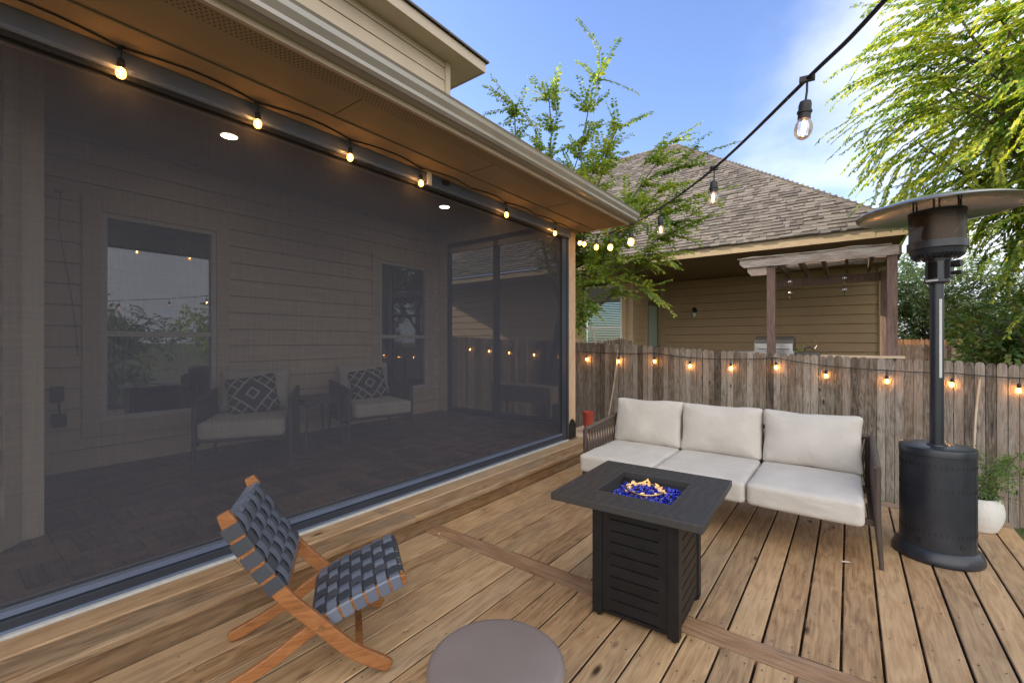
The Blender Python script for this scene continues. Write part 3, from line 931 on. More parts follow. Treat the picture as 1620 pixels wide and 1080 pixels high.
# ------------------------------------------------------------------ our house
XW = -5.35; CZ = 3.16
house = thing('house', 'tan two storey house with screened porch, white gutter and lit eave', 'house', (-6, 1, -0.5))
def build_house():
    w1 = (0.905, 1.815, 0.645, 2.535); w2 = (3.86, 4.77, 0.645, 2.535)
    mb = MB()
    # porch back wall
    y0 = 0.39
    siding(mb, (XW, y0), (XW, 5.05), 0.25, CZ, (1, 0), [(w[0] - y0, w[1] - y0, w[2], w[3]) for w in (w1, w2)])
    # projecting room beside the porch: corner, angled bay wall
    A_, B_, D_, E_ = (-3.72, 0.375), (-3.69, 0.28), (-3.05, -0.36), (-3.05, -3.0)
    siding(mb, (XW, 0.374), A_, 0.25, CZ, (0, 1))
    siding(mb, B_, D_, 0.25, CZ, (1, 1), [(0.24, 0.80, 0.7, 2.55)])
    siding(mb, D_, E_, 0.25, CZ, (1, 0))
    # upper storey
    siding(mb, (-5.1, -6), (-5.1, 4.97), 3.7, 5.80, (1, 0), e=0.2)
    siding(mb, (-5.1, 4.97), (-11, 4.97), 3.0, 5.80, (0, 1), e=0.2)
    # end wall behind the porch line
    siding(mb, (XW, 5.05), (-11, 5.05), -0.4, 3.2, (0, 1))
    o = mb.build('wall', M['siding'], house, recalc=True)
    # gable end over the porch and the end header
    g = MB()
    g.prism([(-2.83, 2.78), (-5.35, 2.78), (-5.35, 4.05), (-5.1, 4.02)], 'y', 5.02, 5.06)
    g.box(XW, -2.95, 5.0, 5.018, 2.93, CZ)
    g.box(-5.36, -5.16, 5.0, 5.07, 0.25, 2.93)
    g.build('gable', M['siding_up'], house)
    t = MB()
    # corner boards, plinth and flat trims
    t.prism([(-3.745, 0.28), (-3.695, 0.258), (-3.68, 0.27), (-3.705, 0.385), (-3.745, 0.385)], 'z', 0.25, CZ)
    d = V((0.64, -0.64)).normalized()
    t.build('corner_trim', M['trim'], house, bevel=0.002); t = MB()
    def bayboard(s0, s1, z0, z1, off):
        p, q = V(B_) + d * s0, V(B_) + d * s1; nn = V((1, 1)).normalized() * off
        t.prism([tuple(p), tuple(q), tuple(q + nn), tuple(p + nn)], 'z', z0, z1)
    bayboard(0.01, 0.10, 0.25, CZ - 0.001, 0.022); bayboard(0.13, 0.24, 0.62, 2.64, 0.026); bayboard(0.80, 0.9, 0.62, 2.64, 0.026)
    bayboard(0.10, 0.9, 0.25, 0.42, 0.023); bayboard(0.241, 0.799, 2.55, 2.64, 0.026); bayboard(0.241, 0.799, 0.62, 0.70, 0.026)
    t.build('bay_trim', M['trim'], house, bevel=0.002); t = MB()
    t.box(-5.12, -5.06, 4.90, 5.0, 3.7, 5.80)
    t.build('corner_trim', M['trim'], house, bevel=0.002)
    # bay window pane
    p, q = V(B_) + d * 0.24, V(B_) + d * 0.80; nn = V((1, 1)).normalized()
    bw = MB()
    for s0, s1, za, zb in ((0.241, 0.275, 0.701, 2.549), (0.765, 0.799, 0.701, 2.549), (0.276, 0.764, 0.701, 0.74), (0.276, 0.764, 2.51, 2.549), (0.276, 0.764, 1.56, 1.61)):
        a, b = V(B_) + d * s0 - nn * 0.02, V(B_) + d * s1 - nn * 0.02
        bw.prism([tuple(a), tuple(b), tuple(b + nn * 0.034), tuple(a + nn * 0.034)], 'z', za, zb)
    wb = bw.build('window', M['white'], house)
    bp_ = MB()
    a, b = V(B_) + d * 0.276 - nn * 0.004, V(B_) + d * 0.764 - nn * 0.004
    bp_.add([(a.x, a.y, .741), (b.x, b.y, .741), (b.x, b.y, 2.509), (a.x, a.y, 2.509)], [(0, 1, 2, 3)])
    ob = bp_.build('pane', M['pane'], None, recalc=False); ob.parent = wb; ob.location = -house.location
    # porch windows with flat casings, sashes, panes and curtains
    for w in (w1, w2):
        a, b, za, zb = w
        c = MB()
        for bx in ((a - .125, a, za - .125, zb + .10), (b, b + .125, za - .125, zb + .10), (a, b, zb, zb + .10), (a, b, za - .125, za)):
            c.box(XW - .05, XW + .026, bx[0] + .0005, bx[1] - .0005, bx[2] + .0005, bx[3] - .0005)
        wi = c.build('window', M['trim'], house, bevel=0.002)
        f = MB(); s = 0.045
        zm = 1.445
        f.box(XW - .06, XW + .012, a, a + s, za, zb); f.box(XW - .06, XW + .012, b - s, b, za, zb)
        f.box(XW - .06, XW + .012, a + s, b - s, za, za + s); f.box(XW - .06, XW + .012, a + s, b - s, zb - s, zb)
        f.box(XW - .05, XW + .004, a + s, b - s, zm - .03, zm + .022)
        fo = f.build('sash', M['sash'], None, bevel=0.003); fo.parent = wi; fo.location = -house.location
        g_ = MB()
        x_ = XW - .03
        g_.add([(x_, a + s, za + s), (x_, b - s, za + s), (x_, b - s, zb - s), (x_, a + s, zb - s)], [(0, 1, 2, 3)])
        go = g_.build('pane', M['pane'], None, recalc=False); go.parent = wi; go.location = -house.location
        k = MB()
        for y_a, y_b in ((a - .05, a + .22), (b - .30, b + .05)):
            pts = []
            nn_ = 40
            for i in range(nn_ + 1):
                y_ = lerp(y_a, y_b, i / nn_); pts.append((XW - .16 + 0.022 * math.sin(i * 1.25), y_))
            for i in range(nn_):
                p_, q_ = pts[i], pts[i + 1]
                k.add([(p_[0], p_[1], 0.3), (q_[0], q_[1], 0.3), (q_[0], q_[1], 2.7), (p_[0], p_[1], 2.7)], [(0, 1, 2, 3)])
        ko = k.build('curtain', M['curtain'], None, smooth=60, recalc=False); ko.parent = wi; ko.location = -house.location
    # dim rooms behind the glass
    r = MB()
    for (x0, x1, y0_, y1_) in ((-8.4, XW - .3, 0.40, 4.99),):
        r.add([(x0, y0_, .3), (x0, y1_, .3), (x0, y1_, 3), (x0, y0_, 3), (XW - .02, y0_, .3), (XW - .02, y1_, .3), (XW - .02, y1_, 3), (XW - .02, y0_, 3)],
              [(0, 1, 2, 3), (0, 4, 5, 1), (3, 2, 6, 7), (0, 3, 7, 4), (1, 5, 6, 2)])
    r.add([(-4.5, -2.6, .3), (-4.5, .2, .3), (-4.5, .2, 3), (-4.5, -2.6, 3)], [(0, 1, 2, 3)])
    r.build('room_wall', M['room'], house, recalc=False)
    # porch ceiling, front header, soffit, frieze, fascia, vents
    c = MB(); c.box(XW - .1, -2.952, -3, 4.999, CZ, CZ + .05)
    c.build('ceiling', M['ceiling'], house)
    hd = MB(); hd.box(-2.95, -2.861, -3, 5.04, 2.67, CZ); hd.build('header', M['trim'], house)
    s = MB()
    s.box(-2.86, -2.55, -6, 5.06, 2.765, 2.79, 0); s.box(-2.549, -2.13, -6, 5.06, 2.775, 2.79, 0)
    for yj in (-2.1, -.9, 0.3, 1.5, 2.7, 3.9):
        s.box(-2.545, -2.25, yj, yj + .006, 2.7738, 2.7745, 1)
    s.box(-2.5515, -2.5485, -6, 5.05, 2.7725, 2.776, 1)
    so = s.build('soffit', [M['soffit'], M['vent']], house)
    vt = MB()
    yv = -1.2
    while yv < 5.0:
        for k in range(5):
            xv = -2.245 + k * 0.022
            yy = yv + (0.011 if k % 2 else 0)
            vt.add([(xv - .004, yy - .004, 2.7742), (xv + .004, yy - .004, 2.7742), (xv + .004, yy + .004, 2.7742), (xv - .004, yy + .004, 2.7742)], [(0, 1, 2, 3)])
        yv += 0.022
    vo = vt.build('vent', M['vent'], None, recalc=False); vo.parent = so; vo.location = -house.location
    f = MB(); f.box(-2.129, -2.104, -6, 5.065, 2.768, 2.90); f.box(-2.86, -2.13, 5.061, 5.08, 2.768, 2.9)
    f.build('fascia', M['trim'], house, bevel=0.002)
    # K-style gutter
    gt = MB()
    prof = [(-2.103, 2.800), (-2.035, 2.798), (-2.015, 2.812), (-2.012, 2.832), (-1.990, 2.862), (-1.985, 2.888), (-1.975, 2.900), (-1.990, 2.902), (-1.998, 2.890), (-2.003, 2.862), (-2.024, 2.835), (-2.028, 2.815), (-2.040, 2.806), (-2.103, 2.806)]
    gt.prism([(x, z) for x, z in prof], 'y', -6, 5.10)
    gt.prism([(-2.103, 2.799), (-2.034, 2.797), (-2.013, 2.812), (-2.010, 2.832), (-1.988, 2.862), (-1.983, 2.888), (-1.973, 2.903), (-2.103, 2.903)], 'y', 5.1005, 5.104)
    gt.build('gutter', M['gutter'], house, smooth=25)
    # lower roof
    rr = MB(); rng = random.Random(4)
    sl = V((-3.0, 0, 1.25)); L_ = sl.length
    rr.add([(-2.06, -6, 2.895), (-2.06, 5.07, 2.895), (-5.15, 5.07, 4.18), (-5.15, -6, 4.18)], [(0, 1, 2, 3)])
    shingles(rr, lambda v: 0, lambda v: 7.6, (-2.06, -2.5, 2.90), (0, 1, 0), sl, L_, rng)
    rr.build('roof', M['shingle'], house, recalc=False)
    # upper eave
    u = MB()
    u.box(-5.1, -4.79, -6, 5.49, 5.80, 5.83); u.box(-11, -5.101, 4.98, 5.49, 5.80, 5.83)
    u.build('soffit', M['trim'], house)
    u = MB()
    u.box(-4.789, -4.765, -6, 5.515, 5.79, 5.95); u.box(-11, -4.79, 5.491, 5.515, 5.79, 5.95)
    u.build('fascia', M['trim'], house, bevel=0.003)
    u = MB()
    u.add([(-4.72, -6, 5.955), (-4.72, 5.56, 5.955), (-11.5, 5.56, 5.955), (-9.0, 1.2, 8.6), (-9.0, -6, 8.6),
           (-4.72, -6, 5.985), (-4.72, 5.56, 5.985), (-11.5, 5.56, 5.985), (-9.0, 1.2, 8.63), (-9.0, -6, 8.63), (-11.5, 1.2, 8.6), (-11.5, 1.2, 8.63)],
          [(0, 1, 3, 4), (5, 9, 8, 6), (0, 5, 6, 1), (1, 6, 7, 2), (1, 2, 10, 3), (6, 8, 11, 7)])
    u.build('upper_roof', M['shingle'], house, recalc=False)
    # back of the house so that it blocks the evening sun
    b = MB()
    b.box(-12.5, -11.2, -6, 5.0, -0.6, 8.6); b.box(-11.2, -5.4, -6.1, -6.0, -0.6, 5.8)
    b.build('rear_wall', M['siding_up'], house)
    # downlights
    for x, y in ((-4.30, 1.56), (-4.28, 4.12)):
        dl = MB(); dl.lathe([(0.062, -0.004), (0.075, -0.004), (0.077, 0.0)], (x, y, CZ - .0005), 28, closed=False)
        do = dl.build('downlight', M['white'], house, recalc=False)
        e = MB(); e.add([(x + .061 * math.cos(k * math.pi / 14), y + .061 * math.sin(k * math.pi / 14), CZ - .003) for k in range(28)], [tuple(range(27, -1, -1))])
        eo = e.build('lens', M['downlight'], None, recalc=False); eo.parent = do; eo.location = -house.location
    # corner post with black foot bracket
    p_ = MB(); p_.box(-2.955, -2.815, 4.845, 5.035, 0.142, 2.766)
    po = p_.build('post', M['post'], house, bevel=0.004)
    k = MB(); k.prism([(4.855, 0.145), (5.03, 0.145), (5.03, 0.30), (4.985, 0.365), (4.94, 0.385), (4.895, 0.365), (4.855, 0.30)], 'x', -2.8145, -2.806)
    for yy, zz in ((4.90, .2), (4.98, .2), (4.94, .31)):
        k.tube([(-2.807, yy, zz), (-2.800, yy, zz)], 0.009, 6)
    ko = k.build('bracket', M['blackmetal'], None); ko.parent = po; ko.location = -house.location
    # shade screen: housing, cloth, side tracks, bottom bar
    hs = MB(); hs.prism([(-2.86, 2.666), (-2.785, 2.666), (-2.772, 2.680), (-2.772, 2.764), (-2.86, 2.764)], 'y', -1.6, 4.84)
    ho = hs.build('screen_housing', M['slate'], house, bevel=0.002)
    lip = MB(); lip.box(-2.86, -2.80, -1.6, 4.84, 2.645, 2.6655); lo = lip.build('lip', M['black'], None); lo.parent = ho; lo.location = -house.location
    sc = MB(); sc.add([(-2.84, -1.6, .24), (-2.84, 4.72, .24), (-2.84, 4.72, 2.66), (-2.84, -1.6, 2.66)], [(0, 1, 2, 3)])
    sco = sc.build('screen', M['screen'], house, recalc=False)
    for yy in (4.73,):
        tk = MB(); tk.box(-2.87, -2.812, yy - .03, yy + .112, .142, 2.665)
        tk.box(-2.871, -2.80, yy + .075, yy + .1125, .1425, 2.666)
        tk.build('screen_track', M['slatedark'], house, bevel=0.002)
    bt = MB(); bt.prism([(-2.868, 0.2475), (-2.868, 0.152), (-2.803, 0.152), (-2.803, 0.200), (-2.823, 0.208), (-2.823, 0.236), (-2.832, 0.2475)], 'y', -1.6, 4.699)
    bt.box(-2.869, -2.8025, -1.6, 4.70, .120, .1515)
    bt.build('screen_bar', M['slatedark'], house, bevel=0.0015)
    bt = MB(); bt.prism([(-2.8225, 0.2095), (-2.8225, 0.2375), (-2.815, 0.2355), (-2.812, 0.2115)], 'y', -1.6, 4.699)
    bt.prism([(-2.8025, 0.151), (-2.8025, 0.163), (-2.797, 0.161), (-2.795, 0.1515)], 'y', -1.6, 4.699)
    bt.build('screen_bar_lip_highlight', M['slate'], house)  # lips in paler slate paint a highlight along the bar
    # framed screens on the end of the porch
    e = MB()
    for bx in ((-5.15, -5.09, .25, 2.93), (-4.19, -4.10, .25, 2.93), (-3.02, -2.957, .25, 2.93)):
        e.box(bx[0], bx[1], 5.02, 5.07, bx[2], bx[3])
    e.box(-5.089, -4.191, 5.02, 5.07, 2.86, 2.93); e.box(-4.099, -3.021, 5.02, 5.07, 2.86, 2.93)
    e.box(-5.089, -4.191, 5.02, 5.07, .25, .33); e.box(-4.099, -3.021, 5.02, 5.07, .25, .33)
    e.box(-5.089, -4.191, 5.03, 5.06, 2.17, 2.24)
    e.build('end_frame', M['slatedark'], house)
    e = MB()
    for a_, b_ in ((-5.089, -4.191), (-4.099, -3.021)):
        e.add([(a_, 5.045, .33), (b_, 5.045, .33), (b_, 5.045, 2.86), (a_, 5.045, 2.86)], [(0, 1, 2, 3)])
    e.build('end_screen', M['screen_end'], house, recalc=False)
build_house()

# outlet, adaptor and cable on the porch wall
t = thing('outlet_box', 'grey outlet cover with black plug on porch wall left of window', 'outlet', (XW + .014, 0.627, 0.75))
mb = MB(); mb.box(XW + .014, XW + .05, .588, .668, .862, .988); mb.build('cover', M['greydev'], t, bevel=0.004)
mb = MB(); mb.box(XW + .014, XW + .075, .597, .68, .655, .758); mb.build('plug', M['black'], t, bevel=0.004)
mb = MB(); mb.tube([(XW + .045, .64, .87), (XW + .05, .637, .81), (XW + .045, .64, .755)], .007, 6); mb.build('cable', M['black'], t)
t = thing('sensor', 'small black sensor with hanging wire high on the porch wall', 'sensor', (XW + .014, .64, 2.6))
mb = MB(); mb.box(XW + .014, XW + .035, .615, .66, 2.632, 2.655); mb.build('case', M['black'], t, bevel=0.002)
mb = MB(); mb.tube(catmull([(XW + .02, .65, 2.63), (XW + .02, .645, 2.3), (XW + .02, .70, 1.9), (XW + .02, .74, 1.5), (XW + .02, .755, 1.25)], 5), .0025, 5); mb.build('wire', M['black'], t)

# ------------------------------------------------------------------ neighbouring house
nh = thing('house', 'brown lap sided house with shingled hip roof behind the fence', 'house', (-3, 12, 0.25))
def build_neighbour():
    XR, YE, ZE = 0.74, 9.3, 3.19; p = 0.86
    mb = MB()
    siding(mb, (-12, 10.9), (-4.44, 10.9), 0.25, 3.15, (0, -1), [(6.19, 7.30, .9, 2.86)], e=0.22)
    siding(mb, (-4.44, 10.9), (-4.44, 13.05), 0.25, 3.15, (1, 0), [(1.02, 1.93, .3, 2.50)], e=0.19)
    siding(mb, (-4.44, 13.05), (0.62, 13.05), 0.25, 3.15, (0, -1), e=0.22)
    siding(mb, (0.62, 13.05), (0.62, 20), 0.25, 3.15, (1, 0), e=0.19)
    mb.build('wall', M['nsiding'], nh)
    t = MB()
    t.box(-4.50, -4.405, 10.868, 10.899, .25, 3.15); t.box(-4.439, -4.405, 10.8995, 11.02, .25, 3.15)
    t.build('corner_trim', M['ntrim'], nh); t = MB()
    t.box(-4.42, -4.30, 13.015, 13.033, .25, 3.15); t.build('corner_trim', M['ntrim'], nh); t = MB(); t.box(.53, .66, 13.015, 13.033, .25, 3.15)
    t.build('corner_trim', M['ntrim'], nh)
    # window with blind
    w = MB()
    for bx in ((-5.91, -5.81, .8, 2.96), (-4.70, -4.60, .8, 2.96), (-5.809, -4.701, 2.86, 2.96), (-5.809, -4.701, .8, .9)):
        w.box(bx[0], bx[1], 10.862, 10.899, bx[2], bx[3])
    wo = w.build('window', M['ntrim'], nh)
    f = MB()
    for bx in ((-5.809, -5.76, .901, 2.859), (-4.75, -4.701, .901, 2.859), (-5.759, -4.751, 2.81, 2.859), (-5.759, -4.751, .901, .95), (-5.759, -4.751, 1.70, 1.76)):
        f.box(bx[0], bx[1], 10.875, 10.93, bx[2], bx[3])
    fo = f.build('sash', M['white'], None); fo.parent = wo; fo.location = -nh.location
    b = MB(); z = .96
    while z < 2.80:
        b.box(-5.755, -4.755, 10.965, 10.99, z, z + .034, T=None); z += .045
    bo = b.build('blind', M['blind'], None); bo.parent = wo; bo.location = -nh.location
    g = MB(); g.add([(-5.759, 10.9, .95), (-4.751, 10.9, .95), (-4.751, 10.9, 2.81), (-5.759, 10.9, 2.81)], [(0, 1, 2, 3)])
    go = g.build('pane', M['npane'], None, recalc=False); go.parent = wo; go.location = -nh.location
    # patio door in the return wall
    d = MB()
    for bx in ((11.83, 11.92, .3, 2.60), (12.83, 12.92, .3, 2.60), (11.921, 12.829, 2.50, 2.60)):
        d.box(-4.44, -4.402, bx[0], bx[1], bx[2], bx[3])
    do = d.build('door', M['ntrim'], nh)
    q = MB(); q.box(-4.46, -4.43, 11.921, 12.829, .3, 2.499); qo = q.build('leaf', M['nsoffit'], None); qo.parent = do; qo.location = -nh.location
    q = MB(); q.box(-4.4295, -4.424, 12.05, 12.70, .5, 2.38); qo = q.build('glazing', M['blind'], None); qo.parent = do; qo.location = -nh.location
    q = MB(); q.tube([(-4.428, 12.76, 1.25), (-4.38, 12.76, 1.25), (-4.38, 12.70, 1.25)], .012, 6); qo = q.build('handle', M['steel'], None); qo.parent = do; qo.location = -nh.location
    # porch lamp
    q = MB(); q.tube([(-3.45, 13.03, 2.22), (-3.45, 12.93, 2.27), (-3.45, 12.86, 2.22)], [.05, .06, .02], 8)
    lo = q.build('wall_lamp', M['black'], nh)
    q = MB(); q.lathe([(.03, 0), (.055, .05), (.05, .12)], (-3.45, 12.88, 2.05), 10); qo = q.build('lamp_shade', M['white'], None, smooth=60); qo.parent = lo; qo.location = -nh.location
    # eave
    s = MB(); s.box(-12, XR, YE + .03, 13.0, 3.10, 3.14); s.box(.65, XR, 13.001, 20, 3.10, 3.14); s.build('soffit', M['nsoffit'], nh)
    f = MB(); f.box(-12, -1.8, YE, YE + .028, 3.06, 3.21); f.box(-1.797, XR, YE, YE + .028, 3.06, 3.21); f.box(XR - .028, XR, YE + .029, 20, 3.06, 3.21)
    f.build('fascia', M['fascia_old'], nh)
    # hip roof
    dd = 5.206; rise = p * dd; sl = V((0, dd, rise)); L = sl.length
    r = MB(); rng = random.Random(9)
    x1, y0 = XR + .03, YE - .04; z0 = ZE + .03
    a = (x1, y0, z0); ap = (x1 - dd, y0 + dd, z0 + rise); al = (-12, y0 + dd, z0 + rise); bl = (-12, y0, z0); rb = (x1, y0 + 2 * dd, z0)
    r.add([bl, a, ap, al, rb], [(0, 1, 2, 3), (1, 4, 2)])
    r.add([al, ap, rb, (-12, y0 + 2 * dd, z0)], [(0, 1, 2, 3)])
    shingles(r, lambda v: 0.0, lambda v: 10.0 - dd * v / L + 0.79, (x1 - 10.79, y0, z0 + .004), (1, 0, 0), sl, L, rng)
    shingles(r, lambda v: dd * v / L, lambda v: 2 * dd - dd * v / L, (x1, y0, z0 + .004), (0, 1, 0), V((-dd, 0, rise)), L, rng)
    # hip cap shingles
    hv = V(ap) - V(a); n = int(hv.length / .15)
    for i in range(n):
        c = V(a) + hv * (i / n); c2 = V(a) + hv * ((i + 1.2) / n)
        sd_ = V((0.11, 0.11, -0.05)); up_ = V((0, 0, .02))
        lft, rgt = V((-0.12, -0.02, 0.0)), V((0.02, 0.12, 0.0))
        r.add([c + lft + up_ * .6, c + up_ * 1.6, c + rgt + up_ * .6, c2 + lft + up_ * .45, c2 + up_ * 1.35, c2 + rgt + up_ * .45], [(0, 1, 4, 3), (1, 2, 5, 4)])
    x = ap[0]
    while x > -11:
        r.add([(x, ap[1] - .12, ap[2] - .06), (x, ap[1], ap[2] + .045), (x - .17, ap[1], ap[2] + .03), (x - .17, ap[1] - .12, ap[2] - .075)], [(0, 1, 2, 3)])
        x -= .15
    r.build('roof', M['shingle'], nh, recalc=False)
build_neighbour()

# pergola over the neighbour's grill
pg = thing('pergola', 'weathered brown pergola with sagging slats beside the tan house', 'pergola', (-.3, 9.1, .28))
mb = MB(); mb.prism([(-1.47, 2.735), (0.56, 2.735), (0.56, 2.595), (-1.40, 2.595), (-1.47, 2.66)], 'y', 8.24, 8.28)
mb.prism([(-1.36, 2.59), (-1.075, 2.59), (-1.075, 2.46), (-1.30, 2.46), (-1.36, 2.53)], 'y', 8.285, 8.32)
mb.build('front_beam', M['pergolax'], pg, bevel=0.004)
mb = MB(); mb.box(-1.3, .6, 9.94, 9.98, 2.42, 2.57); mb.build('rear_beam', M['pergola'], pg)
for x, y in ((-1.017, 8.34), (.488, 8.34), (.488, 9.88)):
    for _ in (0,):
        mb = MB(); mb.box(x - .058, x + .058, y - .058, y + .058, .28, 2.59); mb.build('post', M['pergola'], pg, bevel=0.004)
x = -1.25
while x < .6:
    mb = MB(); mb.box(x, x + .04, 8.285, 10.1, 2.60, 2.73); mb.build('rafter', M['pergola'], pg); x += .30
rng = random.Random(2)
for k in range(13):
    mb = MB(); y = 8.22 + k * .15; s = rng.uniform(-.02, .02)
    pts = [(-1.5 + i * .22, y + s + rng.uniform(-.01, .01), 2.742 + abs(rng.gauss(0, .008)) + .03 * math.exp(-((i - 1) / 1.2) ** 2) * (k % 3)) for i in range(10)]
    for i in range(9):
        p_, q_ = pts[i], pts[i + 1]
        mb.add([(p_[0], p_[1] - .03, p_[2]), (q_[0], q_[1] - .03, q_[2]), (q_[0], q_[1] + .03, q_[2]), (p_[0], p_[1] + .03, p_[2]),
                (p_[0], p_[1] - .03, p_[2] + .012), (q_[0], q_[1] - .03, q_[2] + .012), (q_[0], q_[1] + .03, q_[2] + .012), (p_[0], p_[1] + .03, p_[2] + .012)],
               [(0, 3, 2, 1), (4, 5, 6, 7), (0, 1, 5, 4), (2, 3, 7, 6), (0, 4, 7, 3), (1, 2, 6, 5)])
    mb.build('slat', M['pergolax'], pg)
mb = MB(); mb.box(-.35, .62, 8.20, 8.279, 1.13, 1.165); mb.build('rail', M['pale'], pg)
# wind spinners
for i, (x, lab) in enumerate(((-.815, 'glass wind spinner hanging by the thin left pergola post'), (-.063, 'glass wind spinner hanging nearer the thick pergola post'))):
    t = thing('wind_spinner', lab, 'wind spinner', (x, 9.0, 2.1), group='wind spinners in the pergola')
    m_ = MB(); m_.tube([(x, 9, 2.60), (x, 9, 2.10)], .003, 4); m_.build('cord', M['black'], t)
    for z, r_ in ((2.40, .035), (2.21, .035)):
        m_ = MB(); m_.lathe([(.004, -r_), (r_ * .8, -r_ * .6), (r_, 0), (r_ * .8, r_ * .6), (.004, r_)], (x, 9, z), 12); m_.build('ball', M['alum'], t, smooth=60)
    m_ = MB(); m_.lathe([(.01, 0), (.03, .03), (.01, .06)], (x, 9, 2.10 if i == 0 else 2.29), 8); m_.build('bell', M['brass'], t, smooth=60)
# grill
t = thing('grill', 'stainless gas grill with dark lid standing under the pergola', 'grill', (-1.08, 9.4, .28))
mb = MB(); mb.prism([(9.15, 1.2), (9.65, 1.2), (9.65, 1.38), (9.55, 1.46), (9.35, 1.47), (9.2, 1.40), (9.15, 1.32)], 'x', -1.39, -.78); mb.build('lid', M['grilldark'], t, bevel=0.01)
mb = MB(); mb.box(-1.40, -.77, 9.12, 9.66, 1.10, 1.199); mb.box(-1.38, -.79, 9.14, 9.146, 1.2, 1.33); mb.build('body', M['steel'], t, bevel=0.004)
mb = MB(); mb.tube([(-1.32, 9.12, 1.25), (-1.32, 9.06, 1.25), (-.85, 9.06, 1.25), (-.85, 9.12, 1.25)], .012, 8); mb.build('handle', M['steel'], t)
mb = MB(); mb.box(-1.38, -.79, 9.15, 9.62, .30, 1.098); mb.build('cabinet', M['grilldark'], t)
mb = MB(); mb.box(-1.80, -1.401, 9.15, 9.6, 1.14, 1.19); mb.build('side_shelf', M['steel'], t)
mb = MB(); mb.box(-.769, -.40, 9.15, 9.6, 1.14, 1.19)
mb.tube([(-.62, 9.3, 1.19), (-.62, 9.3, 1.24), (-.55, 9.3, 1.27), (-.48, 9.3, 1.23), (-.44, 9.3, 1.30)], .012, 6); mb.build('side_shelf', M['grilldark'], t)

# ------------------------------------------------------------------ fences
def fence(name, label, p0, p1, topf, h, mat, pitch=.0885, w=.0830, seed=1, stop_post=2.4, shape='ear', group=None, gap=0.0):
    rng = random.Random(seed)
    p0, p1 = V((*p0, 0)), V((*p1, 0)); L = (p1 - p0).length; d = (p1 - p0) / L; nn = V((-d.y, d.x, 0))
    if nn.y > 0: nn = -nn                      # boarded face looks at the deck
    t = thing(name, label, 'fence', tuple((p0 + p1) / 2 + V((0, 0, topf(L / 2) - h))), group=group)
    mb = MB(); s = 0.0
    while s < L:
        ww = w + rng.uniform(-.003, .002); top = topf(s) + rng.uniform(-.010, .008); th = .016
        tilt = rng.uniform(-.004, .004); o_ = rng.uniform(0, .006)
        prof = [(-ww / 2, top - h), (ww / 2, top - h)]
        for a in ((1, -.052), (.95, -.030), (.78, -.011), (.42, 0), (-.42, 0), (-.78, -.011), (-.95, -.030), (-1, -.052)):
            prof.append((a[0] * ww / 2 + tilt, top + a[1]))
        vs = []
        for off in (o_, o_ + th):
            vs += [p0 + d * (s + x) + nn * off + V((0, 0, z)) for x, z in prof]
        n_ = len(prof)
        mb.add(vs, [tuple(range(n_ - 1, -1, -1)), tuple(range(n_, 2 * n_))] + [(i, (i + 1) % n_, n_ + (i + 1) % n_, n_ + i) for i in range(n_)])
        s += pitch
    mb.build('pickets', mat, t)
    for hz in (.25, .92, 1.55):
        if hz > h: continue
        r = MB(); a, b = p0 - nn * .002, p1 - nn * .002
        za, zb = topf(0) - h + hz, topf(L) - h + hz
        r.add([a + V((0, 0, za)), b + V((0, 0, zb)), b - nn * .038 + V((0, 0, zb)), a - nn * .038 + V((0, 0, za)),
               a + V((0, 0, za + .085)), b + V((0, 0, zb + .085)), b - nn * .038 + V((0, 0, zb + .085)), a - nn * .038 + V((0, 0, za + .085))],
              [(0, 3, 2, 1), (4, 5, 6, 7), (0, 1, 5, 4), (1, 2, 6, 5), (2, 3, 7, 6), (3, 0, 4, 7)])
        r.build('rail', mat, t)
    s = .4
    while s < L:
        r = MB(); c = p0 + d * s - nn * .09; z = topf(s)
        r.box(c.x - .045, c.x + .045, c.y - .045, c.y + .045, z - h - .02, z - .08); r.build('post', mat, t)
        s += stop_post
    return t
FX0 = -9.5
def ftop(s):
    x = FX0 + s
    return 1.169 - 0.0445 * x + .012 * math.sin(x * 1.3)
fence('wooden_fence', 'grey weathered dog eared picket fence strung with bulbs behind the sofa', (FX0, 7.4), (4.6, 7.4), ftop, 1.83, M['fence'], seed=4)
fence('wooden_fence', 'short grey fence running back towards the neighbour window', (-4.02, 7.5), (-4.35, 10.3), lambda s: 1.33 + .05 * s, 1.2, M['fence'], seed=6)
fence('wooden_fence', 'brown picket fence far beyond the pergola post', (.35, 15.5), (3.5, 15.9), lambda s: 1.30 - .01 * s, 1.7, M['fence_brown'], seed=7)
fence('wooden_fence', 'new orange cedar fence showing above the brown far fence', (.2, 16.6), (3.8, 16.9), lambda s: 1.43, 1.9, M['fence_new'], seed=8)

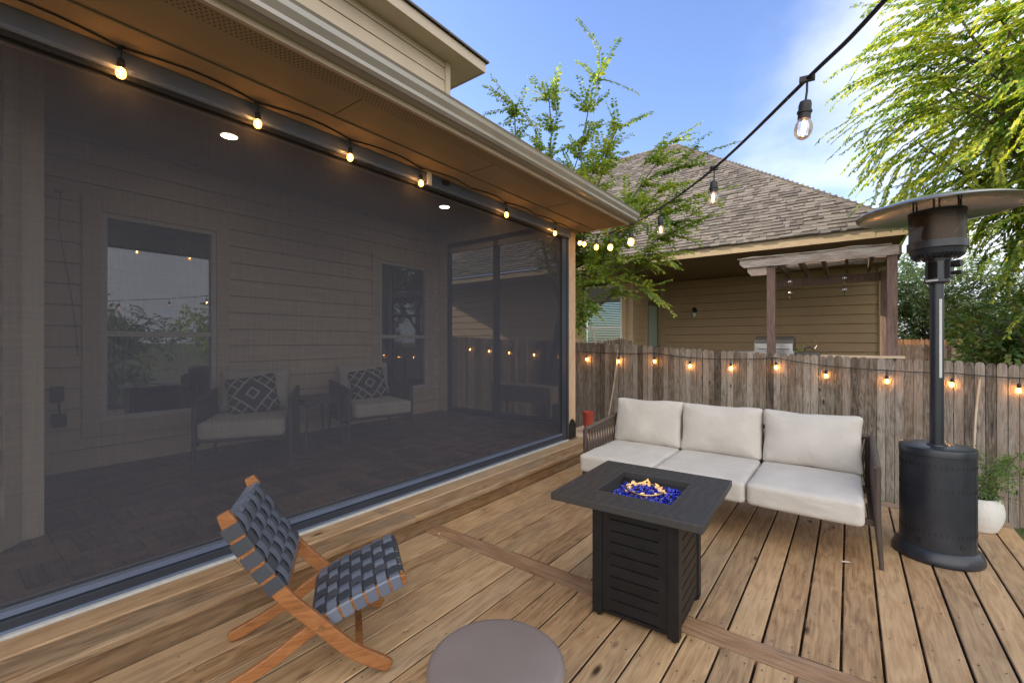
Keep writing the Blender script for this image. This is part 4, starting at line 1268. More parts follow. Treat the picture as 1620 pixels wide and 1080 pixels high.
# ------------------------------------------------------------------ vegetation
def spray(mb, st, p, d, L, droop, n, size, rng, wide=.42, stem_r=.003, curl=0.0, sway=None):
    """an arching shoot with two ranks of leaves; leaf faces go to mb, stem to st"""
    d = d.normalized(); pts = [p.copy()]; step = L / n
    for i in range(n):
        d = (d + V((rng.gauss(0, .05), rng.gauss(0, .05), -droop / n + rng.gauss(0, .04)))).normalized()
        if sway: d = (d + sway / n).normalized()
        p = p + d * step; pts.append(p.copy())
        side = d.cross(V((0, 0, 1)))
        if side.length < .1: side = V((1, 0, 0))
        side.normalize()
        upv = side.cross(d).normalized()
        for sg in (-1, 1):
            if rng.random() < .08: continue
            s = size * rng.uniform(.7, 1.2) * (1 - .35 * (i / n) ** 3)
            ld = (side * sg * rng.uniform(.7, 1.1) + d * rng.uniform(.35, .8) + V((0, 0, rng.uniform(-.45, .15)))).normalized()
            wv = (ld.cross(upv) + upv * rng.uniform(-.5, .5)).normalized() * s * wide * .5
            b0 = p + ld * s * .08; m_ = p + ld * s * .5 + upv * s * .06; e_ = p + ld * s + V((0, 0, -s * .12))
            mb.add([b0, m_ + wv, e_, m_ - wv], [(0, 1, 2), (0, 2, 3)])
    if st is not None:
        k = max(1, n // 5)
        st.tube(pts[::k] + [pts[-1]], [lerp(stem_r, stem_r * .4, i / (len(pts[::k]))) for i in range(len(pts[::k]) + 1)], 3, cap=False)
def limb(st, p, q, r0, r1, rng, bow=.15, n=6):
    p, q = V(p), V(q); L = (q - p).length; pts = []
    off = V((rng.gauss(0, 1), rng.gauss(0, 1), rng.gauss(.4, .6))) * bow * L * .5
    for i in range(n + 1):
        t_ = i / n
        pts.append(p.lerp(q, t_) + off * math.sin(math.pi * t_) * .6 + V((rng.gauss(0, .01), rng.gauss(0, .01), 0)) * L)
    pts[0], pts[-1] = p, q
    st.tube(pts, [lerp(r0, r1, i / n) for i in range(n + 1)], 7)
    return pts

def tree_A():
    rng = random.Random(21)
    base = V((-4.1, 6.3, gz(-4.1, 6.3)))
    t = thing('tree', 'slender light green tree rising behind the porch corner', 'tree', tuple(base))
    tr, cr, tw = MB(), MB(), MB()
    fork = base + V((.35, -.05, 2.3))
    tr.tube([base, base + V((.03, 0, 1.0)), fork], [.085, .07, .06], 9)
    # limb ends (world) that carry the shoots
    ends = [(-4.45, 5.9, 5.1), (-3.9, 6.1, 5.3), (-3.3, 6.3, 5.0), (-2.9, 6.5, 4.7), (-2.4, 6.8, 4.1), (-3.6, 6.5, 4.4), (-4.2, 6.3, 4.6), (-3.0, 6.2, 4.2), (-2.75, 6.9, 3.6), (-2.2, 6.6, 3.1),
            (-3.2, 6.0, 3.4), (-2.5, 6.2, 2.5), (-2.8, 5.95, 2.2), (-3.7, 6.0, 3.7), (-3.05, 5.8, 1.9), (-3.3, 6.6, 2.8), (-3.9, 6.4, 3.9), (-2.2, 6.3, 3.5)]
    for e in ends:
        e = V(e)
        f = fork + V((rng.uniform(-.1, .1), rng.uniform(-.1, .1), rng.uniform(-.5, .6)))
        if e.z < fork.z + .5: f.z = min(f.z, e.z + .2)
        pts = limb(tr, f, e, .032, .009, rng, .14, 8)
        for k in range(3, 9):
            for j in range(7 if e.z > 3.0 else 4):
                p = pts[k]
                out = (p - fork); out.z *= .5
                d = (out.normalized() * .9 + V((rng.gauss(0, .6), rng.gauss(0, .6), rng.uniform(-.1, .9)))).normalized()
                spray(cr, tw, p, d, rng.uniform(.25, .6), rng.uniform(.3, 1.3), rng.randint(11, 19), .088, rng, .48, .0035)
    # long whippy leaders
    for p, d, L in (((-3.15, 6.2, 4.9), (.10, 0, 1), 1.5), ((-4.1, 6.0, 4.9), (-.65, -.25, .75), 1.15), ((-3.75, 6.1, 5.0), (-.12, 0, 1), .75), ((-2.6, 6.7, 4.1), (.7, .25, .55), 1.1), ((-2.4, 6.7, 3.9), (.9, .2, .22), 1.25),
                    ((-2.3, 6.5, 3.4), (.95, .1, .12), 1.1), ((-2.6, 6.2, 2.55), (1, 0, .1), .95), ((-2.6, 6.1, 2.1), (1, .1, .05), .85), ((-4.3, 5.9, 4.5), (-.8, -.3, .3), .9), ((-3.2, 5.8, 2.0), (.2, -.2, -.8), .7),
                    ((-2.35, 6.6, 3.2), (.8, .3, .6), 1.0), ((-2.3, 6.6, 2.9), (.9, 0, .3), 1.0)):
        spray(cr, tw, V(p), V(d), L, .25, int(L * 34), .088, rng, .48, .006)
        for k in range(5):
            q = V(p) + V(d).normalized() * L * rng.uniform(.0, .5)
            spray(cr, tw, q, V(d) + V((rng.gauss(0, .5), rng.gauss(0, .5), rng.gauss(0, .4))), L * .5, .3, int(L * 17), .085, rng, .48, .004)
    tr.v and tr.build('trunk', M['bark'], t, smooth=60)
    n0 = len(cr.v)
    cr.add(tw.v, tw.f, 1)
    cr.build('crown', [M['leafA'], M['bark']], t, recalc=False)
tree_A()

def tree_B():
    rng = random.Random(33)
    base = V((3.3, 9.2, gz(3.3, 9.2)))
    t = thing('tree', 'large sunlit elm with feathery drooping branches beyond the patio heater', 'tree', tuple(base))
    tr, cr, tw = MB(), MB(), MB()
    tr.tube([base, base + V((-.1, 0, 1.3)), base + V((-.05, -.1, 2.6)), base + V((.1, -.2, 4.2))], [.19, .16, .13, .09], 10)
    top = base + V((.05, -.15, 3.2))
    c = V((2.75, 8.5, 4.9)); rad = V((2.35, 2.1, 2.5))
    tips = []
    for i in range(58):
        while True:
            u = V((rng.uniform(-1, 1), rng.uniform(-1, 1), rng.uniform(-1, 1)))
            if .45 < u.length < .95: break
        e = c + V((u.x * rad.x, u.y * rad.y, u.z * rad.z))
        st_ = base + V((0, -.1, rng.uniform(2.0, 4.2)))
        pts = limb(tr, st_, e, .05, .012, rng, .16, 7)
        tips.append(pts)
    def shoot(p, L=None):
        out = (p - c); out.z *= .55
        d = (out.normalized() * .8 + V((-.45, -.25, rng.uniform(-.25, .55))) + V((rng.gauss(0, .4), rng.gauss(0, .4), 0))).normalized()
        L = L or rng.uniform(.45, .95)
        spray(cr, tw, p, d, L, rng.uniform(.7, 1.5), int(L * 38), .086, rng, .60, .003)
    for pts in tips:
        dens = rng.choice((3, 6, 9, 12))
        if pts[-1].z < 3.6: dens = rng.choice((0, 2, 4))
        for k in range(2, 8):
            for j in range(dens):
                shoot(pts[k] + V((rng.gauss(0, .2), rng.gauss(0, .2), rng.gauss(0, .2))))
    # the long sprays that hang out over the fence towards the sky gap
    for p, d, L, dr in (((1.35, 7.7, 5.4), (-.9, -.3, .15), 1.3, .8), ((1.2, 7.6, 5.0), (-.95, -.3, .0), 1.4, .9), ((1.0, 7.6, 4.5), (-.9, -.3, .2), 1.2, 1.3), ((1.0, 7.5, 4.2), (-.9, -.3, -.1), 1.25, 1.5),
                        ((1.2, 7.7, 4.0), (-.85, -.3, -.2), 1.2, 1.4), ((1.4, 7.7, 3.8), (-.8, -.3, -.4), 1.0, 1.0), ((1.5, 7.8, 5.8), (-.8, -.2, .5), 1.1, 1.1), ((1.3, 7.5, 3.7), (-.5, -.3, -.7), 1.0, .6),
                        ((1.7, 7.6, 3.6), (-.6, -.3, -.6), .9, .6), ((1.9, 7.6, 3.2), (-.8, -.4, -.1), .9, .7), ((2.1, 7.6, 2.9), (-.9, -.3, .1), 1.1, .8), ((2.2, 7.7, 2.6), (-.9, -.3, .1), 1.1, .9), ((2.3, 7.7, 2.3), (-.9, -.3, .2), 1.0, .9),
                        ((1.1, 7.6, 4.8), (-.9, -.1, .3), 1.2, 1.2), ((1.15, 7.5, 4.35), (-.9, -.2, .1), 1.35, 1.2)):
        base_p = V(p)
        for k in range(6):
            q = base_p + V((rng.gauss(-.12, .16), rng.gauss(0, .14), rng.gauss(0, .2)))
            spray(cr, tw, q, V(d) + V((rng.gauss(0, .12), rng.gauss(0, .12), rng.gauss(0, .14))), L * rng.uniform(.75, 1.2), dr, int(L * 44), .074, rng, .55, .004)
        limb(tr, base + V((0, 0, min(3.6, p[2] - .2 - base.z))), p, .03, .008, rng, .12, 7)
    tr.build('trunk', M['bark'], t, smooth=60)
    cr.add(tw.v, tw.f, 1)
    cr.build('crown', [M['leafB'], M['bark']], t, recalc=False)
tree_B()

def bush(name, label, cat, base, c, rad, nlimb, nleaf, size, mat, seed, wide=.6, trunk=True, per=10):
    rng = random.Random(seed); base = V(base); c = V(c)
    t = thing(name, label, cat, tuple(base))
    tr, cr = MB(), MB()
    anchors = []
    for i in range(nlimb):
        while True:
            u = V((rng.uniform(-1, 1), rng.uniform(-1, 1), rng.uniform(-1, 1)))
            if .3 < u.length < .95: break
        e = c + V((u.x * rad[0], u.y * rad[1], u.z * rad[2]))
        f = base.lerp(V((base.x, base.y, max(e.z - .3 * rad[2], base.z + .1))), rng.uniform(.4, .9))
        anchors += limb(tr, f, e, .022 * rad[2], .006, rng, .15, 5)[2:]
    if trunk: tr.tube([base, V((base.x, base.y, c.z))], [.05 * rad[2] + .02, .02 * rad[2]], 8)
    for i in range(nleaf):
        a = rng.choice(anchors) + V((rng.gauss(0, .16), rng.gauss(0, .16), rng.gauss(0, .14))) * (rad[0] * .55)
        d = V((rng.gauss(0, 1), rng.gauss(0, 1), rng.gauss(0, .7))).normalized()
        spray(cr, None, a, d, size * 3.2, .5, per // 2, size, rng, wide)
    tr.build('trunk', M['bark'], t, smooth=60)
    cr.build('crown', mat, t, recalc=False)
    return t
bush('tree', 'glossy broad leaved tree crowding over the fence right of the heater pole', 'tree', (1.95, 9.2, gz(1.95, 9.2)), (1.78, 9.0, 1.72), (.95, .75, .95), 26, 520, .10, M['leafC'], 41, .55, per=12)
bush('tree', 'dark grey green cedar behind the far brown fence', 'tree', (2.2, 19.5, -.5), (2.2, 19.0, 2.3), (2.6, 2.0, 2.6), 40, 2600, .16, M['leafD'], 42, .35, per=14)
bush('tree', 'tall dusky tree far back between the pergola and the elm', 'tree', (7.5, 24, -.5), (6.5, 24, 1.4), (4.5, 3.0, 2.3), 40, 1800, .24, M['leafC'], 43, .5, per=14)
bush('tree', 'dark leafy tree in the side yard mirrored in the porch window', 'tree', (9.5, 2.5, -1.0), (9.5, 2.5, 1.2), (2.6, 3.2, 2.0), 36, 1300, .2, M['leafC'], 44, .5, per=12)
bush('tree', 'round crowned tree mirrored beside the darker one in the porch glass', 'tree', (11, 8.5, -1.0), (11, 8.5, 1.4), (2.6, 2.6, 2.0), 30, 1000, .2, M['leafB'], 45, .5, per=12)
bush('shrub', 'small bright shrub tips just behind the fence below the grill', 'shrub', (-.55, 8.1, .1), (-.6, 8.05, .85), (.45, .2, .38), 10, 60, .07, M['leafB'], 46, .4, trunk=False)

def grass():
    mb = MB(); rng = random.Random(6)
    for i in range(9000):
        x, y = rng.uniform(-2.2, 3.8), rng.uniform(5.0, 7.35)
        if noise.noise(V((x * 1.1, y * 1.1, 3))) < -.12 - (0.25 if x < .9 else -.1): continue
        z = gz(x, y); h = rng.uniform(.03, .10); a = rng.uniform(0, 6.28); w = .004
        dx, dy = math.cos(a), math.sin(a); lx, ly = rng.gauss(0, .03), rng.gauss(0, .03)
        mb.add([(x - dx * w, y - dy * w, z), (x + dx * w, y + dy * w, z), (x + lx, y + ly, z + h)], [(0, 1, 2)])
    tag(mb.build('grass', M['grass'], recalc=False), 'green grass growing between the deck edge and the fence', 'grass', kind='stuff')
grass()

# shed roofs glimpsed through the leaves
t = thing('shed', 'low grey shed roof glimpsed through leaves beyond the far fence', 'shed', (4.2, 15.5, -.6))
mb = MB(); mb.box(3.2, 5.4, 14.8, 16.4, -.6, 1.25); mb.build('wall', M['fence_brown'], t)
mb = MB(); mb.prism([(14.6, 1.26), (16.6, 1.26), (15.6, 1.62)], 'x', 3.0, 5.6); mb.build('roof', M['shed'], t)

# canes
def cane(label, pts, r=.011):
    mb = MB(); P = catmull(pts, 6)
    mb.tube(P, [r * (1.15 if i % 5 == 0 else 1) for i in range(len(P))], 7)
    base = V(pts[-1])
    o = mb.build('cane', M['cane'], smooth=60, loc=tuple(base)); tag(o, label, 'cane')
cane('thin pale bamboo cane leaning on the fence left of the sofa', [(-3.265, 7.36, 1.225), (-3.31, 7.33, .7), (-3.41, 7.25, -.04), (-3.50, 7.15, -.49)])
cane('pale cane leaning on the fence behind the heater', [(1.202, 7.36, .934), (1.165, 7.33, .5), (1.146, 7.28, .2), (1.10, 7.18, -.70)])
cane('short stick poking up above the fence beside the neighbour window', [(-3.99, 7.75, 1.68), (-3.93, 7.72, 1.5), (-3.85, 7.68, 1.2), (-3.7, 7.6, .2)], .022)

# ------------------------------------------------------------------ string lights
def bulb_proto(glass):
    s = MB(); s.tube([(0, 0, 0), (0.002, 0, -.035), (0, 0, -.07)], .0035, 6)
    s.lathe([(.006, -.062), (.015, -.066), (.0175, -.075), (.0175, -.092), (.0205, -.094), (.0205, -.100), (.0175, -.102), (.0175, -.118)], (0, 0, 0), 14)
    s.box(-.020, .020, -.007, .007, -.008, .008)
    g = MB(); g.lathe([(.0125, -.112), (.0165, -.119), (.0225, -.132), (.0250, -.146), (.0235, -.160), (.0170, -.172), (.0075, -.178), (.0006, -.179)], (0, 0, 0), 16)
    f = MB()
    for a in (0, 2.1, 4.2):
        x, y = .005 * math.cos(a), .005 * math.sin(a)
        f.tube([(x * .4, y * .4, -.122), (x, y, -.132), (x, y, -.158), (x * .3, y * .3, -.164)], .0015, 4)
    return s, g, f
_bulb = {}
def add_bulb(parent, loc, rot=0.0, drop=0.0, glass='bulbglass', scale=1.0):
    scale *= .86
    key = glass
    if key not in _bulb:
        s, g, f = bulb_proto(glass)
        so = s.build('socket', M['black'], None, smooth=50, world=False)
        go = g.build('bulb', M[glass], None, smooth=60, world=False)
        fo = f.build('filament', M['bulbdim' if glass == 'bulbclear' else 'bulbhot'], None, world=False)
        _bulb[key] = (so.data, go.data, fo.data)
        for o in (so, go, fo): bpy.data.objects.remove(o)
    ds, dg, df = _bulb[key]
    so = bpy.data.objects.new('socket', ds); C.objects.link(so); so.parent = parent
    so.location = V(loc) - parent.location; so.rotation_euler = (random.uniform(-.08, .08), random.uniform(-.08, .08), rot)
    so.scale = (scale,) * 3
    go = bpy.data.objects.new('bulb', dg); C.objects.link(go); go.parent = so
    fo = bpy.data.objects.new('filament', df); C.objects.link(fo); fo.parent = so
def cordline(pts, sag, n=8):
    out = []
    for a, b in zip(pts[:-1], pts[1:]):
        a, b = V(a), V(b)
        for k in range(n):
            t_ = k / n; p = a.lerp(b, t_); p.z -= sag * 4 * t_ * (1 - t_); out.append(p)
    out.append(V(pts[-1])); return out
# along the eave
t = thing('string_lights', 'black string of amber bulbs stapled along the porch eave', 'string lights', (-2.75, 2.3, 2.7), group='festoon strings of amber bulbs')
ys = [-1.3, -.65, -.06, .535, 1.14, 1.74, 2.365, 2.95, 3.48, 4.0, 4.42]
pts = [(-2.735, y, 2.759 + .002 * math.sin(y * 9)) for y in ys] + [(-2.735, 4.75, 2.752), (-2.74, 5.03, 2.74)]
def eavecord(pts):
    out = []
    for a, b in zip(pts[:-1], pts[1:]):
        for k in range(8):
            u = k / 8; p = V(a).lerp(V(b), u); p.x += .055 * math.sin(math.pi * u) * (b[1] - a[1]) / .6; p.z = min(p.z, 2.760); out.append(p)
    return out + [V(pts[-1])]
mb = MB(); mb.tube(eavecord(pts), .0045, 6)
mb.tube([V(p) + V((.012, 0, .01 * math.sin(i * .7))) for i, p in enumerate(cordline(pts[:3], .012))], .004, 6); mb.build('cord', M['black'], t, smooth=60)
for y in (.535, 1.14, 1.74, 2.365, 3.48, 4.42, -.06, -.65):
    add_bulb(t, (-2.735, y, 2.757), scale=.95, rot=y)
mb = MB(); mb.box(-2.769, -2.745, 2.46, 2.50, 2.66, 2.765); mb.build('clip', M['white'], t, bevel=.004)
mb = MB(); mb.box(-2.769, -2.735, 2.64, 2.70, 2.715, 2.745); mb.build('connector', M['black'], t, bevel=.004)
# over the deck to the house corner
t = thing('string_lights', 'black string of clear bulbs swooping over the deck from the porch corner', 'string lights', (-1.0, 3.0, 2.3), group='festoon strings of amber bulbs')
att = [(-.088, 1.393, 2.06), (-.45, 1.985, 2.096), (-.887, 2.595, 2.152), (-1.252, 3.071, 2.218), (-1.629, 3.538, 2.306), (-1.996, 4.012, 2.435), (-2.382, 4.472, 2.60)]
pts = [(-2.74, 5.03, 2.74), (-2.62, 4.80, 2.70)] + att[::-1] + [(.057, 1.156, 2.054), (.40, .58, 2.10), (.9, -.3, 2.25)]
mb = MB(); mb.tube(catmull(pts, 6), .0052, 8)
mb.build('cord', M['black'], t, smooth=60)
for i, p in enumerate(att):
    add_bulb(t, p, rot=i, glass='bulbclear' if i < 3 else 'bulbglass', scale=1.0)
add_bulb(t, (-2.62, 4.80, 2.70), rot=1)
# along the fence
t = thing('string_lights', 'black string of amber bulbs draped along the top of the picket fence', 'string lights', (-1.5, 7.35, .9), group='festoon strings of amber bulbs')
fb = [(-6.8, 1.33), (-6.235, 1.30), (-5.661, 1.27), (-5.048, 1.24), (-4.45, 1.215), (-3.868, 1.178), (-3.233, 1.158), (-2.6, 1.175), (-2.018, 1.112), (-1.435, 1.10), (-.837, 1.134), (-.257, 1.042), (.373, 1.004), (.971, .996), (1.506, .962), (2.1, .94), (2.7, .92)]
pts = [(x, 7.335, z) for x, z in fb]
mb = MB(); mb.tube(cordline(pts, .006, 5), .0065, 6); mb.build('cord', M['black'], t, smooth=60)
zb = {-6.235: 1.218, -5.661: 1.117, -5.048: 1.089, -3.868: 1.006, -3.233: 1.001, -2.6: 1.018, -2.018: .955, -1.435: .956, -.837: .979, -.257: .897, .373: .855, .971: .858, 1.506: .81}
for x, z in fb:
    add_bulb(t, (x, 7.328, z), rot=x * 3, scale=1.1)

# ------------------------------------------------------------------ sofa
sofa = thing('sofa', 'taupe rope sided three seat outdoor sofa with cream cushions', 'sofa', (-.86, 3.8, 0))
def cushion(name, par, c, dims, r, crown, amp, seed, tilt=0.0, mat=None, pinch=0.0, rz=0.0):
    vs, fs = rbox(*dims, r, n=18, crown=crown, noise_amp=amp, seed=seed, pinch=pinch)
    T = Matrix.Translation(c) @ Matrix.Rotation(rz, 4, 'Z') @ Matrix.Rotation(tilt, 4, 'X')
    mb = MB(); mb.add([T @ v for v in vs], fs)
    o = mb.build(name, mat or M['cream'], par, smooth=70)
    sub = o.modifiers.new('soft', 'SUBSURF'); sub.levels = 1; sub.render_levels = 1
    return o
def rope_arm(par, X, y0, y1, z0, zt0, zt1, mat, frame, thick=.02, n=15, axis='y', name='armrest'):
    P = (lambda s, z, o=0.0: V((X + o, s, z))) if axis == 'y' else (lambda s, z, o=0.0: V((s, X + o, z)))
    mb = MB(); top = lambda s: lerp(zt0, zt1, (s - y0) / (y1 - y0))
    mb.tube([P(y0, z0), P(y1, z0)], .014, 8, 1)
    mb.tube([P(y1, z0 - .02), P(y1, zt1)], .016, 8, 1)
    # top rail wrapped in rope coils
    k = 46 if (y1 - y0) < 1 else 110
    pts = [P(lerp(y0 - .005, y1, i / (k * 2)), top(lerp(y0, y1, i / (k * 2)))) for i in range(k * 2 + 1)]
    mb.tube(pts, [thick * (1.0 if i % 2 else .86) for i in range(k * 2 + 1)], 10, 0)
    st = (y1 - y0) / n
    for i in range(n + 1):
        s = y0 + i * st
        for sg, o in ((1, .010), (-1, -.010)):
            s2 = s + sg * st * 1.5
            if s2 < y0 - 1e-6 or s2 > y1 + 1e-6: s2 = max(y0, min(y1, s2))
            for dd in (-.006, .006):
                a, b = P(s + dd, z0, o), P(s2 + dd, top(s2), o)
                mb.tube([a, a.lerp(b, .5) + (P(0, 0, o * .4) - P(0, 0, 0)), b], .0055, 5, 0, cap=False)
    return mb.build(name, [mat, frame], par, smooth=60)
def build_sofa():
    for i in range(3):
        x = -1.50 + i * .63
        cushion('seat_cushion', sofa, (x, 3.66, .350), (.624, .74, .150), .032, .014, .006, i + 1)
        cushion('back_cushion', sofa, (x + (0, -.005, .004)[i], 4.085, .612), (.645, .16, .425), .038, .030, .012, 11 + i, tilt=R(-10), pinch=.28)
    rope_arm(sofa, -1.845, 3.48, 4.26, .27, .60, .655, M['ropebrown'], M['frame'])
    rope_arm(sofa, .135, 3.48, 4.26, .27, .60, .655, M['ropebrown'], M['frame'])
    rope_arm(sofa, 4.27, -1.82, .11, .27, .655, .655, M['ropebrown'], M['frame'], n=34, axis='x', name='back_panel')
    fr = MB()
    fr.box(-1.84, .13, 3.50, 3.535, .235, .272); fr.box(-1.84, .13, 4.22, 4.255, .235, .272)
    for x in (-1.84, -1.2, -.53, .10): fr.box(x, x + .03, 3.536, 4.219, .238, .270)
    fr.build('frame', M['frame'], sofa, bevel=.003)
    for x in (-1.845, .135):
        for y, zt in ((3.475, .60), (4.27, .27)):
            lg = MB(); sx = -.02 if x < -1 else .02
            sy = -.02 if y < 4 else .03
            lg.tube([(x, y, zt), (x, y, .30), (x + sx, y + sy, .0)], [.019, .019, .012], 10); lg.build('leg', M['frame'], sofa, smooth=50)
build_sofa()

# ------------------------------------------------------------------ fire pit table
fp = thing('fire_pit_table', 'square black slatted gas fire table burning over blue glass', 'fire table', (-.865, 2.30, 0), R(2.6))
def build_firepit():
    def L(mb, name, mat, par=fp, **kw): return mb.build(name, mat, par, world=False, **kw)
    h, o, T = .365, .187, .60
    mb = MB()
    # top as one frame with a square opening, thin folded skirt
    vs = []
    for z in (T, T - .036):
        vs += [(-h, -h * 1.02, z), (h, -h * 1.02, z), (h, h * 1.02, z), (-h, h * 1.02, z), (-o, -o * 1.06, z), (o, -o * 1.06, z), (o, o * 1.06, z), (-o, o * 1.06, z)]
    fs = [(0, 1, 5, 4), (1, 2, 6, 5), (2, 3, 7, 6), (3, 0, 4, 7), (8, 12, 13, 9), (9, 13, 14, 10), (10, 14, 15, 11), (11, 15, 12, 8),
          (0, 8, 9, 1), (1, 9, 10, 2), (2, 10, 11, 3), (3, 11, 8, 0), (4, 5, 13, 12), (5, 6, 14, 13), (6, 7, 15, 14), (7, 4, 12, 15)]
    mb.add(vs, fs); L(mb, 'table_top', M['tabletop'], bevel=.0025)
    # sunk burner tray with sloping sides
    mb = MB(); i_ = .165; b_ = T - .055
    mb.add([(-o, -o * 1.06, T - .034), (o, -o * 1.06, T - .034), (o, o * 1.06, T - .034), (-o, o * 1.06, T - .034), (-i_, -i_ * 1.06, b_), (i_, -i_ * 1.06, b_), (i_, i_ * 1.06, b_), (-i_, i_ * 1.06, b_)],
           [(0, 1, 5, 4), (1, 2, 6, 5), (2, 3, 7, 6), (3, 0, 4, 7), (4, 5, 6, 7)])
    L(mb, 'burner_tray', M['blackmetal'], recalc=False)
    # cobalt glass chips
    rng = random.Random(17); mb = MB()
    for k in range(900):
        x, y = rng.uniform(-i_ + .008, i_ - .008), rng.uniform(-i_ * 1.06 + .008, i_ * 1.06 - .008)
        edge = max(abs(x), abs(y)) / i_
        z = b_ + .006 + rng.random() * .020 * (1.25 - edge * .8)
        s = rng.uniform(.0045, .0085); q = Matrix.Rotation(rng.uniform(0, 6.28), 4, V((rng.gauss(0, 1), rng.gauss(0, 1), rng.gauss(0, 1))).normalized())
        pts = [V((1, 0, 0)), V((-.8, .3, 0)), V((0, 1, .1)), V((.1, -.9, 0)), V((0, .1, .8)), V((.1, 0, -.9))]
        pts = [V((x, y, z)) + (q @ p) * s * rng.uniform(.8, 1.2) for p in pts]
        mb.add(pts, [(0, 2, 4), (2, 1, 4), (1, 3, 4), (3, 0, 4), (2, 0, 5), (1, 2, 5), (3, 1, 5), (0, 3, 5)])
    L(mb, 'fire_glass', M['fireglass'], recalc=False)
    mb = MB(); rb = .095
    mb.tube([(rb * math.cos(a), rb * math.sin(a) * 1.02, b_ + .038) for a in [k * 2 * math.pi / 40 for k in range(41)]], .0052, 8, cap=False)
    L(mb, 'burner_ring', M['brass'], smooth=60)
    # flames: ragged tongues standing round the ring
    for k in range(20):
        a = k / 20 * 2 * math.pi + rng.uniform(-.15, .15)
        rr = rb * rng.uniform(.75, 1.1); H_ = rng.uniform(.012, .024) * (1.5 if math.sin(a) > .2 else .6)
        if k % 5 == 0: H_ *= 1.4
        lean = V((rng.uniform(-.6, .9), rng.uniform(-.3, .4), 0)); w0 = rng.uniform(.008, .017)
        mb = MB(); n_ = 7; ring = []
        for i in range(n_ + 1):
            u = i / n_; c = V((rr * math.cos(a), rr * math.sin(a), 0)) + lean * H_ * u * u + V((math.sin(u * 7 + k) * .006 * u, math.cos(u * 6 + k) * .005 * u, H_ * u))
            w = w0 * (math.sin(math.pi * min(1, u * .82 + .18)) ** .8) * (1 - u * .35) + .0008
            for j in range(6):
                b = j * math.pi / 3 + u * 1.2
                ring.append(c + V((math.cos(b) * w, math.sin(b) * w * .55, 0)))
        mb.add(ring, [(i * 6 + j, i * 6 + (j + 1) % 6, (i + 1) * 6 + (j + 1) % 6, (i + 1) * 6 + j) for i in range(n_) for j in range(6)])
        f_ = L(mb, 'flame', M['flame'], smooth=60, recalc=False); f_.location = (0, 0, b_ + .03)
    # cabinet: four angle posts, louvred panels, feet
    X0, X1, Y0, Y1 = -.165, .25, -.30, .24
    X0, X1, Y0, Y1 = -.175, .245, -.285, .17
    zt = T - .037; z0 = .018; pw = .052
    for cx, cy in ((X0, Y0), (X1 - pw, Y0), (X0, Y1 - pw), (X1 - pw, Y1 - pw)):
        mb = MB(); mb.box(cx, cx + pw, cy, cy + pw, z0, zt); mb.tube([(cx + pw / 2, cy + pw / 2, 0), (cx + pw / 2, cy + pw / 2, z0)], .013, 8)
        L(mb, 'corner_post', M['blackmetal'], bevel=.0025)
    def panel(ax, c, a0, a1, sg):
        mb = MB(); zb, zz = z0 + .03, zt - .012; n = 9
        def bx(u0, u1, d0, d1, za, zb_):
            d0, d1 = c + sg * d0, c + sg * d1
            if d0 > d1: d0, d1 = d1, d0
            if ax == 'x': mb.box(u0, u1, d0, d1, za, zb_)
            else: mb.box(d0, d1, u0, u1, za, zb_)
        bx(a0, a0 + .028, 0, .012, zb, zz); bx(a1 - .028, a1, 0, .012, zb, zz)
        m = .028; st = (zz - zb) / (n)
        # plate broken by slots, each with a folded louvre lip
        for i in range(n):
            za = zb + i * st
            bx(a0 + m, a1 - m, .001, .011, za + .0045, za + st)
            bx(a0 + m, a0 + m + .012, .001, .011, za, za + .0045); bx(a1 - m - .012, a1 - m, .001, .011, za, za + .0045)
            bx(a0 + m + .013, a1 - m - .013, -.0015, .0008, za + .0050, za + .0075)
        return L(mb, 'side_panel', M['blackmetal'])
    panel('x', Y0 + .006, X0 + pw + .0005, X1 - pw - .0005, 1)
    panel('x', Y1 - .006, X0 + pw + .0005, X1 - pw - .0005, -1)
    panel('y', X1 - .006, Y0 + pw + .0005, Y1 - pw - .0005, -1)
    panel('y', X0 + .006, Y0 + pw + .0005, Y1 - pw - .0005, 1)
    mb = MB(); mb.box(X0 + .02, X1 - .02, Y0 + .02, Y1 - .02, z0 + .004, z0 + .02); L(mb, 'floor_plate', M['blackmetal'])
    mb = MB(); mb.tube([(X0 - .012, Y0 + .2, .45), (X0, Y0 + .2, .45)], .018, 10); L(mb, 'knob', M['black'])
build_firepit()

# ------------------------------------------------------------------ stool
t = thing('side_table', 'round smooth taupe drum side table in front of the fire table', 'side table', (-.826, 1.004, 0))
mb = MB(); mb.lathe([(.155, 0), (.165, .006), (.172, .05), (.178, .2), (.182, .36), (.183, .385)], (0, 0, 0), 64)
mb.build('body', M['taupe'], t, smooth=50, world=False)
mb = MB(); mb.lathe([(.184, .386), (.192, .390), (.200, .400), (.203, .414), (.200, .426), (.191, .434), (.178, .437), (.09, .438), (.002, .438)], (0, 0, 0), 72)
mb.build('top', M['taupe'], t, smooth=50, world=False)

